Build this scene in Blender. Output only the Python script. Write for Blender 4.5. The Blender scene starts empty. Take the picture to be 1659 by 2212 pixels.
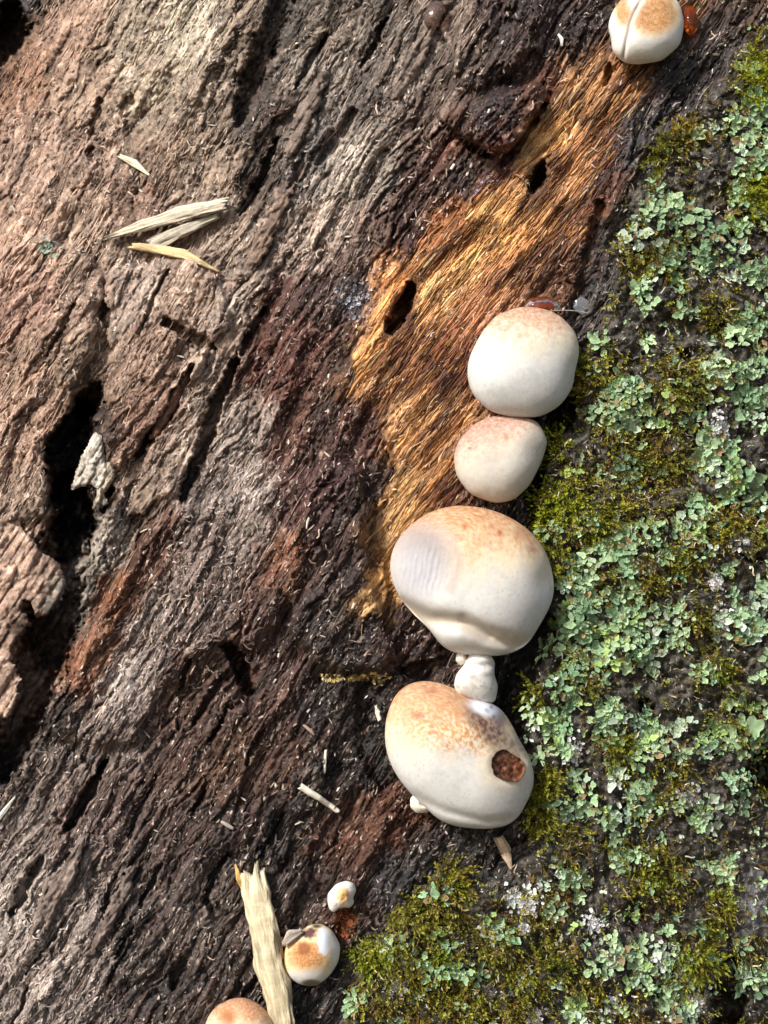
import bpy, math, random
import numpy as np
from mathutils import Matrix, Vector

random.seed(7)
RNG = np.random.default_rng(11)
sc = bpy.context.scene
COL = sc.collection

# ------------------------------------------------------------------ camera, sky, sun, exposure
PW, PH = 1659.0, 2212.0            # photograph units used throughout ("d" units)
K = 0.36 / PW                      # metres per d unit on the trunk's middle plane
D = 0.55                           # camera to that plane
ZC = 1.0                           # height of the picture's centre above the ground
cam = bpy.data.cameras.new('camera')
cam.sensor_fit = 'VERTICAL'
cam.sensor_height = 24.0
cam.lens = 12.0 / (PH * K / 2 / D)
cam.clip_start = 0.02
cam.clip_end = 3000
cam_o = bpy.data.objects.new('camera', cam)
COL.objects.link(cam_o)
cam_o.location = (0, -D, ZC)
cam_o.rotation_euler = (math.radians(90), 0, 0)
sc.camera = cam_o

SUN_TO = Vector((-0.58, -0.64, 0.62)).normalized()     # direction towards the sun
w = bpy.data.worlds.new('World')
sc.world = w
w.use_nodes = True
nt = w.node_tree
sky = nt.nodes.new('ShaderNodeTexSky')
sky.sky_type = 'NISHITA'
sky.sun_disc = False
sky.sun_elevation = math.asin(SUN_TO.z)
sky.sun_rotation = math.atan2(SUN_TO.x, SUN_TO.y)
sky.air_density = 1.0
sky.dust_density = 4.0
sky.ozone_density = 1.0
bg = nt.nodes['Background']
bg.inputs['Strength'].default_value = 0.10
nt.links.new(sky.outputs['Color'], bg.inputs['Color'])
sun = bpy.data.lights.new('sun', 'SUN')
sun.energy = 3.0
sun.angle = math.radians(4.5)
sun.color = (1.0, 0.965, 0.92)
sun_o = bpy.data.objects.new('sun', sun)
COL.objects.link(sun_o)
sun_o.rotation_euler = SUN_TO.to_track_quat('Z', 'Y').to_euler()
sun_o.location = (-2, -2, 4)
sc.view_settings.view_transform = 'Standard'
sc.view_settings.look = 'None'
sc.view_settings.gamma = 1.0
sc.view_settings.use_curve_mapping = False
sc.view_settings.exposure = 0.42

# ------------------------------------------------------------------ helpers
def lin(c):
    c = np.asarray(c, dtype=np.float64) / 255.0
    return np.where(c <= 0.04045, c / 12.92, ((c + 0.055) / 1.055) ** 2.4)

def sstep(a, b, x):
    t = np.clip((x - a) / (b - a), 0, 1)
    return t * t * (3 - 2 * t)

_perm = np.random.default_rng(5).permutation(4096).astype(np.int32)
_gang = np.random.default_rng(6).uniform(0, 2 * np.pi, 4096).astype(np.float32)
_gx, _gy = np.cos(_gang), np.sin(_gang)

def noise(x, y, seed=0):
    """gradient noise, about -1..1"""
    x = np.asarray(x, dtype=np.float32) + seed * 17.31
    y = np.asarray(y, dtype=np.float32) + seed * 9.73
    xi = np.floor(x).astype(np.int32); yi = np.floor(y).astype(np.int32)
    xf = x - xi; yf = y - yi
    u = xf * xf * xf * (xf * (xf * 6 - 15) + 10)
    v = yf * yf * yf * (yf * (yf * 6 - 15) + 10)
    def g(ix, iy, dx, dy):
        h = _perm[(_perm[ix & 4095] + iy) & 4095]
        return _gx[h] * dx + _gy[h] * dy
    a = g(xi, yi, xf, yf); b = g(xi + 1, yi, xf - 1, yf)
    c = g(xi, yi + 1, xf, yf - 1); d = g(xi + 1, yi + 1, xf - 1, yf - 1)
    return (a + u * (b - a) + v * (c - a + u * (a - b - c + d))) * 1.5

def fbm(x, y, octs, seed=0, gain=0.5):
    s = 0; a = 1.0; f = 1.0
    for o in range(octs):
        s = s + a * noise(x * f, y * f, seed + o * 3)
        a *= gain; f *= 2.03
    return s

def cells(x, y, seed=0):
    """cellular noise: distance to the cell's edge (about 0..1) and a random number per cell"""
    x = np.asarray(x, dtype=np.float32); y = np.asarray(y, dtype=np.float32)
    xi = np.floor(x).astype(np.int32); yi = np.floor(y).astype(np.int32)
    f1 = np.full(x.shape, 9.0, dtype=np.float32); f2 = f1.copy(); idd = np.zeros(x.shape, dtype=np.float32)
    for a in (-1, 0, 1):
        for b in (-1, 0, 1):
            h = _perm[(_perm[(xi + a + seed * 37) & 4095] + yi + b) & 4095]
            h2 = _perm[(h + 911) & 4095]
            d = np.hypot(xi + a + 0.12 + 0.76 * (h / 4096.0).astype(np.float32) - x, yi + b + 0.12 + 0.76 * (h2 / 4096.0).astype(np.float32) - y)
            k = d < f1
            f2 = np.where(k, f1, np.minimum(f2, d)); idd = np.where(k, h / 4096.0, idd); f1 = np.where(k, d, f1)
    return np.clip(f2 - f1, 0, 1), idd.astype(np.float32)

def inpoly(U, V, poly):
    m = np.zeros(U.shape, dtype=bool)
    n = len(poly)
    for i in range(n):
        x1, y1 = poly[i]; x2, y2 = poly[(i + 1) % n]
        if y1 == y2: continue
        c = ((y1 > V) != (y2 > V)) & (U < (x2 - x1) * (V - y1) / (y2 - y1) + x1)
        m ^= c
    return m

def segdist(U, V, pts):
    best = np.full(U.shape, 1e9, dtype=np.float32); bt = np.zeros(U.shape, dtype=np.float32)
    n = len(pts) - 1
    for i in range(n):
        (x1, y1), (x2, y2) = pts[i], pts[i + 1]
        dx, dy = x2 - x1, y2 - y1
        t = np.clip(((U - x1) * dx + (V - y1) * dy) / (dx * dx + dy * dy), 0, 1)
        d = np.hypot(U - x1 - t * dx, V - y1 - t * dy)
        k = d < best
        best = np.where(k, d, best); bt = np.where(k, (i + t) / n, bt)
    return best, bt

def gb0(u, v, cu, cv, ru, rv):
    return np.exp(-((u - cu) / ru) ** 2 - ((v - cv) / rv) ** 2)

def blur(A, sig):
    fy = np.fft.fftfreq(A.shape[0])[:, None]; fx = np.fft.rfftfreq(A.shape[1])[None, :]
    G = np.exp(-2 * (np.pi ** 2) * (sig ** 2) * (fx * fx + fy * fy))
    return np.fft.irfft2(np.fft.rfft2(A) * G, s=A.shape)

def unproj(u, v, y):
    """a point seen at photograph position (u, v) whose depth is y -> world"""
    f = 1.0 + y / D
    return np.stack([(u - PW / 2) * K * f, y, ZC + (PH / 2 - v) * K * f], -1)

def mesh_from(name, verts, faces, mat=None, cols=None, attrs=None, smooth=True):
    """verts (n,3); faces: (m,3) or (m,4) int array, or a list of such arrays"""
    if not isinstance(faces, list): faces = [faces]
    faces = [np.asarray(f, dtype=np.int32) for f in faces if len(f)]
    me = bpy.data.meshes.new(name)
    nl = sum(f.size for f in faces); nf = sum(len(f) for f in faces)
    me.vertices.add(len(verts)); me.loops.add(nl); me.polygons.add(nf)
    me.vertices.foreach_set('co', np.asarray(verts, dtype=np.float32).ravel())
    me.loops.foreach_set('vertex_index', np.concatenate([f.ravel() for f in faces]))
    tot = np.concatenate([np.full(len(f), f.shape[1], dtype=np.int32) for f in faces])
    st = np.concatenate([[0], np.cumsum(tot)[:-1]]).astype(np.int32)
    me.polygons.foreach_set('loop_start', st)
    me.polygons.foreach_set('use_smooth', np.full(nf, smooth, dtype=bool))
    if cols is not None:
        a = me.color_attributes.new('Col', 'FLOAT_COLOR', 'POINT')
        c = np.ones((len(verts), 4), dtype=np.float32); c[:, :3] = cols
        a.data.foreach_set('color', c.ravel())
    for k, val in (attrs or {}).items():
        a = me.attributes.new(k, 'FLOAT', 'POINT')
        a.data.foreach_set('value', np.asarray(val, dtype=np.float32))
    me.update(calc_edges=True)
    if mat: me.materials.append(mat)
    return me

def link(name, me, parent=None, loc=None):
    o = bpy.data.objects.new(name, me)
    COL.objects.link(o)
    if parent: o.parent = parent
    if loc is not None: o.location = loc
    return o

def tag(o, label, cat, group=None, kind=None):
    if label: o['label'] = label
    if cat: o['category'] = cat
    if group: o['group'] = group
    if kind: o['kind'] = kind
    return o

def obj_at(name, verts, faces, mat, origin, parent=None, parent_loc=None, cols=None, attrs=None, smooth=True):
    """one mesh object whose origin lies at ORIGIN (world)"""
    origin = np.asarray(origin, dtype=np.float64)
    me = mesh_from(name, np.asarray(verts) - origin, faces, mat, cols, attrs, smooth)
    pl = np.zeros(3) if parent_loc is None else np.asarray(parent_loc)
    return link(name, me, parent, tuple(origin - pl))

# ------------------------------------------------------------------ materials
GA = math.radians(58)              # the grain climbs to the right at this angle
def new_mat(name):
    m = bpy.data.materials.new(name); m.use_nodes = True
    n = m.node_tree
    return m, n, n.nodes['Principled BSDF']

def nd(n, t, **kw):
    x = n.nodes.new(t)
    for k, v in kw.items():
        setattr(x, k, v)
    return x

def math_node(n, op, a, b):
    x = nd(n, 'ShaderNodeMath', operation=op)
    for i, val in enumerate((a, b)):
        if isinstance(val, (int, float)): x.inputs[i].default_value = val
        else: n.links.new(val, x.inputs[i])
    return x.outputs[0]

def tex(n, vec, scale, detail=4, rough=0.6):
    t = nd(n, 'ShaderNodeTexNoise')
    t.inputs['Scale'].default_value = scale
    t.inputs['Detail'].default_value = detail
    t.inputs['Roughness'].default_value = rough
    if vec is not None: n.links.new(vec, t.inputs['Vector'])
    return t.outputs['Fac']

def mrange(n, val, a, b, c, d):
    r = nd(n, 'ShaderNodeMapRange')
    n.links.new(val, r.inputs[0])
    for i, x in enumerate((a, b, c, d)): r.inputs[i + 1].default_value = x
    return r.outputs[0]

def wood_material():
    m, n, p = new_mat('rotten_wood')
    at = nd(n, 'ShaderNodeAttribute', attribute_name='Col')
    wet = nd(n, 'ShaderNodeAttribute', attribute_name='wet')
    geo = nd(n, 'ShaderNodeNewGeometry')
    rot = nd(n, 'ShaderNodeVectorRotate', rotation_type='Y_AXIS')
    rot.inputs['Angle'].default_value = GA
    n.links.new(geo.outputs['Position'], rot.inputs['Vector'])
    mp = nd(n, 'ShaderNodeMapping')
    mp.inputs['Scale'].default_value = (0.16, 1, 1)
    n.links.new(rot.outputs[0], mp.inputs['Vector'])
    fib = tex(n, mp.outputs[0], 900, 5, 0.65)
    fib2 = tex(n, mp.outputs[0], 260, 4, 0.6)
    crumb = tex(n, geo.outputs['Position'], 750, 5, 0.7)
    crumb2 = tex(n, geo.outputs['Position'], 1900, 2, 0.5)
    v = math_node(n, 'MULTIPLY', mrange(n, fib, 0.3, 0.7, 0.55, 1.42), mrange(n, crumb, 0.3, 0.7, 0.62, 1.36))
    v = math_node(n, 'MULTIPLY', v, mrange(n, fib2, 0.3, 0.7, 0.8, 1.18))
    mx = nd(n, 'ShaderNodeVectorMath', operation='SCALE')
    n.links.new(at.outputs['Color'], mx.inputs[0]); n.links.new(v, mx.inputs['Scale'])
    n.links.new(mx.outputs[0], p.inputs['Base Color'])
    h = math_node(n, 'ADD', math_node(n, 'MULTIPLY', fib, 1.0), math_node(n, 'MULTIPLY', crumb, 0.9))
    h = math_node(n, 'ADD', h, math_node(n, 'MULTIPLY', crumb2, 0.35))
    bp = nd(n, 'ShaderNodeBump')
    bp.inputs['Strength'].default_value = 1.0
    bp.inputs['Distance'].default_value = 0.0007
    n.links.new(h, bp.inputs['Height'])
    n.links.new(bp.outputs[0], p.inputs['Normal'])
    n.links.new(mrange(n, wet.outputs['Fac'], 0, 1, 0.8, 0.33), p.inputs['Roughness'])
    n.links.new(mrange(n, wet.outputs['Fac'], 0, 1, 0.25, 0.6), p.inputs['Specular IOR Level'])
    return m

def col_material(name, rough=0.7, spec=0.3, bscale=600, bdist=0.0004, cvar=0.25, sss=0.0, trans=0.0, fibre=False, cscale=None):
    """colour from the mesh's own Col attribute, broken up by procedural noise"""
    m, n, p = new_mat(name)
    at = nd(n, 'ShaderNodeAttribute', attribute_name='Col')
    tc = nd(n, 'ShaderNodeTexCoord')
    vec = tc.outputs['Object']
    if fibre:
        mp = nd(n, 'ShaderNodeMapping'); mp.inputs['Scale'].default_value = (0.08, 1, 1)
        n.links.new(vec, mp.inputs['Vector']); vec = mp.outputs[0]
    nz = tex(n, vec, cscale or bscale, 5, 0.65)
    nz2 = tex(n, vec, bscale, 5, 0.65)
    mx = nd(n, 'ShaderNodeVectorMath', operation='SCALE')
    n.links.new(at.outputs['Color'], mx.inputs[0])
    n.links.new(mrange(n, nz, 0.3, 0.7, 1 - cvar, 1 + cvar), mx.inputs['Scale'])
    n.links.new(mx.outputs[0], p.inputs['Base Color'])
    bp = nd(n, 'ShaderNodeBump'); bp.inputs['Distance'].default_value = bdist
    n.links.new(nz2, bp.inputs['Height']); n.links.new(bp.outputs[0], p.inputs['Normal'])
    p.inputs['Roughness'].default_value = rough
    p.inputs['Specular IOR Level'].default_value = spec
    if sss:
        p.inputs['Subsurface Weight'].default_value = sss
        p.inputs['Subsurface Radius'].default_value = (1.0, 0.7, 0.45)
        p.inputs['Subsurface Scale'].default_value = 0.004
    if trans:
        tr = nd(n, 'ShaderNodeBsdfTranslucent'); ms = nd(n, 'ShaderNodeMixShader')
        ms.inputs[0].default_value = trans
        n.links.new(mx.outputs[0], tr.inputs['Color'])
        n.links.new(p.outputs[0], ms.inputs[1]); n.links.new(tr.outputs[0], ms.inputs[2])
        n.links.new(ms.outputs[0], n.nodes['Material Output'].inputs['Surface'])
    return m

def glass_material(name, colour, rough=0.05, alpha_rough=1.4):
    m, n, p = new_mat(name)
    p.inputs['Base Color'].default_value = (*colour, 1)
    p.inputs['Transmission Weight'].default_value = 0.85
    p.inputs['Roughness'].default_value = rough
    p.inputs['IOR'].default_value = alpha_rough
    tc = nd(n, 'ShaderNodeTexCoord')
    bp = nd(n, 'ShaderNodeBump'); bp.inputs['Distance'].default_value = 0.0003
    n.links.new(tex(n, tc.outputs['Object'], 180, 2), bp.inputs['Height'])
    n.links.new(bp.outputs[0], p.inputs['Normal'])
    return m

M_WOOD = wood_material()
M_FUNGUS = col_material('fungus_flesh', 0.62, 0.25, 1700, 0.00022, 0.07, sss=0.12, cscale=420)
M_SCAR = col_material('fungus_scar', 0.7, 0.25, 700, 0.0006, 0.3)
M_CHIP = col_material('pale_splintered_wood', 0.75, 0.25, 1100, 0.0008, 0.25, fibre=True)
M_LICHEN = col_material('lichen', 0.8, 0.2, 1200, 0.0003, 0.16, trans=0.12)
M_CRUST = col_material('white_crust_lichen', 0.9, 0.1, 900, 0.0002, 0.12)
M_MOSS = col_material('moss', 0.55, 0.3, 700, 0.0, 0.2, trans=0.3)
M_CRUMB = col_material('wood_crumb', 0.42, 0.5, 900, 0.0, 0.2)
M_RESIN = glass_material('amber_resin', (0.55, 0.13, 0.015), 0.04, 1.5)
M_SLIME = glass_material('clear_slime', (0.85, 0.88, 0.98), 0.12, 1.36)

# ------------------------------------------------------------------ maps of the trunk's face on a regular grid
ST = 2.65
MU, MV = 300, 330
us = np.arange(-MU, PW + MU + ST, ST, dtype=np.float32)
vs = np.arange(-MV, PH + MV + ST, ST, dtype=np.float32)
U, V = np.meshgrid(us, vs)

cg, sg = math.cos(GA), math.sin(GA)
def grain(u, v):
    """t along the grain, s across it (d units; s grows to the lower right)"""
    x = u - PW / 2; z = PH / 2 - v
    return x * cg + z * sg, x * sg - z * cg

W1 = fbm(U / 260, V / 260, 3, 31); W2 = fbm(U / 260, V / 260, 3, 41)
w1 = fbm(U / 42, V / 42, 3, 51); w2 = fbm(U / 42, V / 42, 3, 61)
UW = U + 9 * w1 + 10 * W1                  # gently warped coordinates: edges get ragged
VW = V + 9 * w2 + 10 * W2
T, S = grain(U + 20 * W1 + 1.6 * w1, V + 20 * W2 + 1.6 * w2)
UW = UW + 4.5 * fbm(U / 11, V / 11, 2, 57); VW = VW + 4.5 * fbm(U / 11, V / 11, 2, 67)
Tc, Sc = grain(U + 20 * W1 + 5 * w1, V + 20 * W2 + 5 * w2)
ce1, ci1 = cells(Sc / 13, Tc / 46, 1)
ce2, ci2 = cells(Sc / 34, Tc / 130, 2)
ce3, ci3 = cells(Sc / 6.5, Tc / 15, 3)

# --- regions
MOSSPOLY = [(2200, -500), (1659, 40), (1590, 110), (1555, 200), (1470, 290), (1400, 370), (1335, 470), (1325, 600),
            (1300, 650), (1300, 730), (1262, 790), (1250, 850), (1235, 920), (1190, 955), (1165, 1080), (1180, 1200), (1208, 1260),
            (1195, 1330), (1165, 1390), (1155, 1480), (1150, 1530), (1135, 1570), (1155, 1640), (1165, 1700), (1140, 1745),
            (1165, 1800), (1130, 1870), (1060, 1900), (960, 1890), (925, 1930), (860, 1960), (840, 2005), (775, 2035),
            (765, 2110), (740, 2250), (600, 2700), (2200, 2700)]
mossm = inpoly(UW, VW, MOSSPOLY).astype(np.float32)
moss_soft = np.clip(blur(mossm, 6), 0, 1)
STRIP = [(1440, -120), (1345, 120), (1250, 160), (1170, 225), (1120, 320), (1000, 445), (930, 520), (860, 580), (810, 620), (800, 690),
         (770, 760), (735, 830), (790, 840), (860, 900), (850, 990), (840, 1080), (800, 1200), (785, 1280), (815, 1320), (850, 1290),
         (900, 1200), (990, 1090), (980, 1000), (1010, 900), (1020, 760), (1090, 660), (1190, 590), (1260, 500),
         (1290, 420), (1330, 330), (1360, 260), (1440, 170), (1520, 20), (1560, -120)]
stripm = inpoly(UW, VW, STRIP).astype(np.float32)
strip_soft = np.clip(blur(stripm, 7), 0, 1)
Ts = (U + 14 * W1) * math.cos(math.radians(50)) - (V + 14 * W2) * math.sin(math.radians(50))
Ss = (U + 14 * W1) * math.sin(math.radians(50)) + (V + 14 * W2) * math.cos(math.radians(50))

# --- depth (metres, towards the camera is negative in y; here H is outward relief in mm)
R0 = 0.72
X0 = (U - PW / 2) * K; Z0 = (PH / 2 - V) * K
base = np.zeros(U.shape)
for _ in range(6):                        # where each line of sight meets the leaning round trunk
    s_m = (X0 * sg - Z0 * cg) * (1 + base / D) - 0.03
    s_c = np.clip(s_m, -0.6, 0.6)
    base = R0 - np.sqrt(R0 * R0 - s_c * s_c)

H = np.zeros(U.shape, dtype=np.float32)
big = fbm(S / 95, T / 800, 3, 3)
med = fbm(S / 26, T / 300, 3, 13)
fin = fbm(S / 7.5, T / 150, 3, 23)
cru = fbm(U / 16, V / 16, 4, 33)
cru2 = fbm(U / 60, V / 60, 4, 43)
soft = np.exp(-((U - 200) ** 2 + (V - 300) ** 2) / (2 * 330.0 ** 2))           # the soft crumbly upper left
wood = 1 - moss_soft
amt = 0.55 + 0.45 * sstep(-0.3, 0.4, fbm(U / 120, V / 120, 2, 137))
H += wood * (1 - strip_soft) * (1 - 0.45 * soft) * amt * ((ci2 - 0.5) * 4.4 - 3.0 * sstep(0.14, 0.0, ce2) + (ci1 - 0.5) * 1.5 - 1.1 * sstep(0.22, 0.0, ce1)
                                       + (ci3 - 0.5) * 0.75)
H += wood * (3.0 * big + (1.3 - 0.6 * soft) * med + 0.9 * (np.floor(med * 3.2) / 3.2) * (1 - soft) + (0.35 - 0.2 * soft) * fin + 0.85 * cru + 0.6 * fbm(U / 6.5, V / 6.5, 2, 39) + 2.2 * cru2 * (0.6 + 0.6 * soft))
# the orange strip: long fibres, its own direction
sf = fbm(Ss / 11, Ts / 190, 4, 73); sf2 = fbm(Ss / 40, Ts / 260, 3, 83)
H = H * (1 - 0.75 * strip_soft) + strip_soft * (1.2 * sf + 1.9 * sf2 + 0.35 * cru + 0.6 * fbm(Ss / 5, Ts / 60, 3, 79) + 0.9 * (cells(Ss / 9, Ts / 60, 5)[1] - 0.5))
# the mossy bark: lumpy and raised
lump = fbm(U / 75, V / 75, 4, 93)
H += moss_soft * (4.0 + 5.2 * lump + 2.0 * cru)
# random splits along the grain
rid = noise(S / 34, T / 420, 101); rid2 = noise(S / 15, T / 170, 111)
pm = sstep(-0.1, 0.5, noise(U / 170, V / 170, 121))
crack = sstep(0.07, 0.0, np.abs(rid)) * pm
crack2 = sstep(0.10, 0.0, np.abs(rid2)) * sstep(0.0, 0.5, noise(U / 110, V / 110, 131))
H -= wood * (1 - strip_soft) * (1 - 0.6 * soft) * (4.0 * crack + 2.2 * crack2)

# plateaus: polygon, raise (mm), edge softness (grid steps)
PLATEAUS = [
    ([(955, 250), (995, 220), (1080, 190), (1150, 165), (1178, 215), (1140, 280), (1110, 322), (1055, 332), (1020, 310), (970, 280)], 9, 4),
    ([(690, 1012), (740, 990), (780, 1000), (785, 1060), (790, 1200), (815, 1320), (850, 1420), (830, 1448), (720, 1452), (690, 1440),
      (640, 1380), (620, 1280), (640, 1160), (660, 1080)], 8, 3),
    ([(300, 1180), (400, 1090), (560, 1060), (690, 1010), (650, 1160), (620, 1300), (560, 1400), (485, 1385), (430, 1410), (350, 1500),
      (300, 1600), (240, 1620), (200, 1600), (110, 1580), (160, 1440), (240, 1270)], 5, 3),
    ([(225, 590), (300, 575), (420, 560), (480, 600), (500, 680), (420, 800), (350, 910), (300, 990), (245, 1010), (225, 940), (235, 830), (245, 760), (225, 700)], 6, 2.5),
    ([(-300, 560), (0, 545), (100, 500), (190, 560), (215, 600), (205, 660), (180, 800), (120, 960), (100, 1110), (40, 1120), (-300, 1180)], 6, 3),
    ([(520, 560), (600, 600), (530, 780), (470, 900), (430, 1000), (390, 1060), (340, 1080), (300, 1060), (345, 920), (430, 780)], 4, 3),
    ([(1010, 0), (1100, -40), (1180, 10), (1170, 90), (1100, 160), (1010, 190), (960, 150)], 6, 6),
]
for poly, mm, e in PLATEAUS:
    H += wood * mm * 1.5 * np.clip(blur(inpoly(UW, VW, poly).astype(np.float32), e * 0.7), 0, 1)
# raised strokes: polyline, width, mm
RIDGES = [
    ([(375, 1100), (300, 1200), (230, 1320), (165, 1440), (105, 1560)], 26, 6),
    ([(640, 1130), (600, 1270), (575, 1320)], 22, 4),
    ([(250, 1105), (215, 1200), (185, 1290), (160, 1340)], 40, 9),
    ([(1480, 100), (1380, 300), (1300, 450), (1270, 620)], 34, 4),
    ([(830, 780), (700, 1010)], 10, 3), ([(665, 720), (620, 860), (560, 960)], 12, 3),
    ([(860, 1700), (770, 1900), (720, 1990)], 22, 4),
    ([(480, 60), (420, 160), (370, 240)], 40, 5),
]
for pts, wd, mm in RIDGES:
    d, t = segdist(UW, VW, pts)
    H += mm * np.exp(-(d / wd) ** 2)
# pits and splits: polyline, half width, depth mm
PITS = [
    ([(205, 840), (185, 895)], 30, 34), ([(180, 890), (150, 970), (138, 1060)], 44, 36),
    ([(150, 1050), (160, 1120), (130, 1220), (120, 1330), (80, 1440), (50, 1560), (10, 1660)], 54, 32),
    ([(180, 1080), (150, 1190)], 42, 26), ([(245, 1060), (225, 1100)], 16, 14),
    ([(20, 20), (30, 70), (0, 120)], 38, 32), ([(70, 1310), (60, 1330)], 12, 14),
    ([(222, 655), (228, 700)], 15, 8),
    ([(357, 692), (420, 728), (505, 765)], 14, 16),
    ([(412, 790), (352, 913), (302, 990)], 11, 16), ([(510, 780), (465, 873), (428, 1000), (395, 1075)], 16, 22),
    ([(570, 670), (525, 763)], 9, 9), ([(360, 583), (330, 650), (300, 718)], 6, 7), ([(165, 643), (100, 768)], 5, 5),
    ([(60, 690), (0, 760)], 5, 5),
    ([(705, 70), (635, 190)], 8, 9), ([(625, -40), (600, 40), (555, 150), (515, 260)], 26, 11), ([(610, 90), (590, 130)], 10, 8),
    ([(602, 300), (565, 390), (520, 460)], 10, 13), ([(835, 40), (780, 140)], 8, 10), ([(760, 240), (690, 350)], 16, 7),
    ([(660, 330), (620, 420)], 9, 6), ([(205, 320), (195, 330), (210, 345)], 8, 6), ([(285, 205), (270, 250)], 14, 6), ([(220, 215), (205, 300)], 12, 5),
    ([(490, 1395), (515, 1425), (540, 1490)], 18, 24), ([(500, 1440), (470, 1470), (420, 1560)], 9, 8),
    ([(415, 1426), (390, 1486)], 6, 7), ([(495, 1526), (450, 1601)], 6, 8), ([(575, 1571), (530, 1646)], 5, 6),
    ([(225, 1650), (185, 1720), (145, 1790)], 14, 20), ([(92, 1855), (60, 1910), (28, 1970)], 13, 17), ([(216, 1850), (200, 1895)], 6, 6),
    ([(165, 1954), (110, 2030), (60, 2100)], 5, 7), ([(347, 1865), (305, 1954)], 8, 9), ([(252, 1885), (225, 1964)], 8, 8),
    ([(292, 2005), (250, 2069)], 8, 9), ([(487, 1845), (440, 1939), (456, 1970)], 7, 9), ([(446, 1692), (415, 1754)], 6, 7),
    ([(342, 1680), (275, 1804)], 5, 7), ([(392, 2070), (370, 2129)], 14, 8), ([(330, 1810), (260, 1900)], 5, 5),
    ([(255, 2085), (230, 2140)], 5, 6), ([(60, 2140), (20, 2230)], 6, 7), ([(150, 1840), (110, 1900)], 5, 5),
    ([(952, 262), (1020, 315), (1062, 340)], 9, 8), ([(1182, 218), (1115, 326), (1080, 360)], 9, 10),
    ([(1172, 358), (1150, 415)], 15, 26), ([(888, 618), (862, 670), (838, 716)], 17, 26), ([(1260, 240), (1225, 300)], 4, 5),
    ([(1320, 140), (1310, 180)], 8, 9),
    ([(1292, 440), (1268, 600), (1240, 690)], 22, 8), ([(1245, 830), (1215, 900), (1190, 940)], 28, 28),
    ([(1175, 960), (1150, 1080), (1165, 1150)], 16, 14), ([(1190, 1350), (1140, 1420), (1115, 1500), (1110, 1580)], 34, 15),
    ([(960, 1400), (960, 1450), (880, 1450)], 26, 9), ([(790, 1480), (800, 1600), (830, 1700)], 30, 6),
    ([(1645, 1640), (1650, 1690)], 36, 36), ([(1578, 2085), (1570, 2230)], 34, 40), ([(1390, 1515), (1400, 1540)], 18, 24),
    ([(1510, 870), (1520, 900)], 16, 10), ([(1475, 760), (1490, 775)], 16, 9), ([(1370, 1960), (1360, 1990)], 26, 8), ([(1600, 1180), (1640, 1210)], 16, 8),
    ([(1060, 1890), (1100, 1830), (1160, 1780)], 8, 6), ([(1350, 1730), (1355, 1780)], 12, 9), ([(1190, 2050), (1200, 2090)], 14, 8),
    ([(760, 1720), (690, 1860), (640, 1990)], 28, 6), ([(610, 1780), (620, 1860)], 40, 5),
]
pitmap = np.zeros(U.shape, dtype=np.float32)
for pts, hw, mm in PITS:
    us_, vs_ = [p[0] for p in pts], [p[1] for p in pts]
    a, b = min(us_) - hw * 3 - 30, max(us_) + hw * 3 + 30
    c, d_ = min(vs_) - hw * 3 - 30, max(vs_) + hw * 3 + 30
    i0, i1 = np.searchsorted(vs, c), np.searchsorted(vs, d_)
    j0, j1 = np.searchsorted(us, a), np.searchsorted(us, b)
    d, t = segdist(UW[i0:i1, j0:j1] * 0.6 + U[i0:i1, j0:j1] * 0.4, VW[i0:i1, j0:j1] * 0.6 + V[i0:i1, j0:j1] * 0.4, pts)
    tap = 0.55 + 0.45 * np.sin(np.clip(t, 0.03, 0.97) * np.pi)
    pr = sstep(1.25, 0.65, d / (hw * tap) + 0.24 * fbm(U[i0:i1, j0:j1] / 14, V[i0:i1, j0:j1] / 14, 2, 63))
    H[i0:i1, j0:j1] -= mm * pr
    pitmap[i0:i1, j0:j1] = np.maximum(pitmap[i0:i1, j0:j1], pr * min(1, mm / 12))
H += moss_soft * 0
# fade to the hidden core at the rim of the worked face
rim = np.maximum(np.maximum(-U - MU + 130, U - PW - MU + 130), np.maximum(-V - MV + 130, V - PH - MV + 130)) / 130
H -= 26 * sstep(0, 1, rim + 0.25 * cru2 * (rim > 0))
Y = base - H * 0.001                      # world depth of the face

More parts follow.
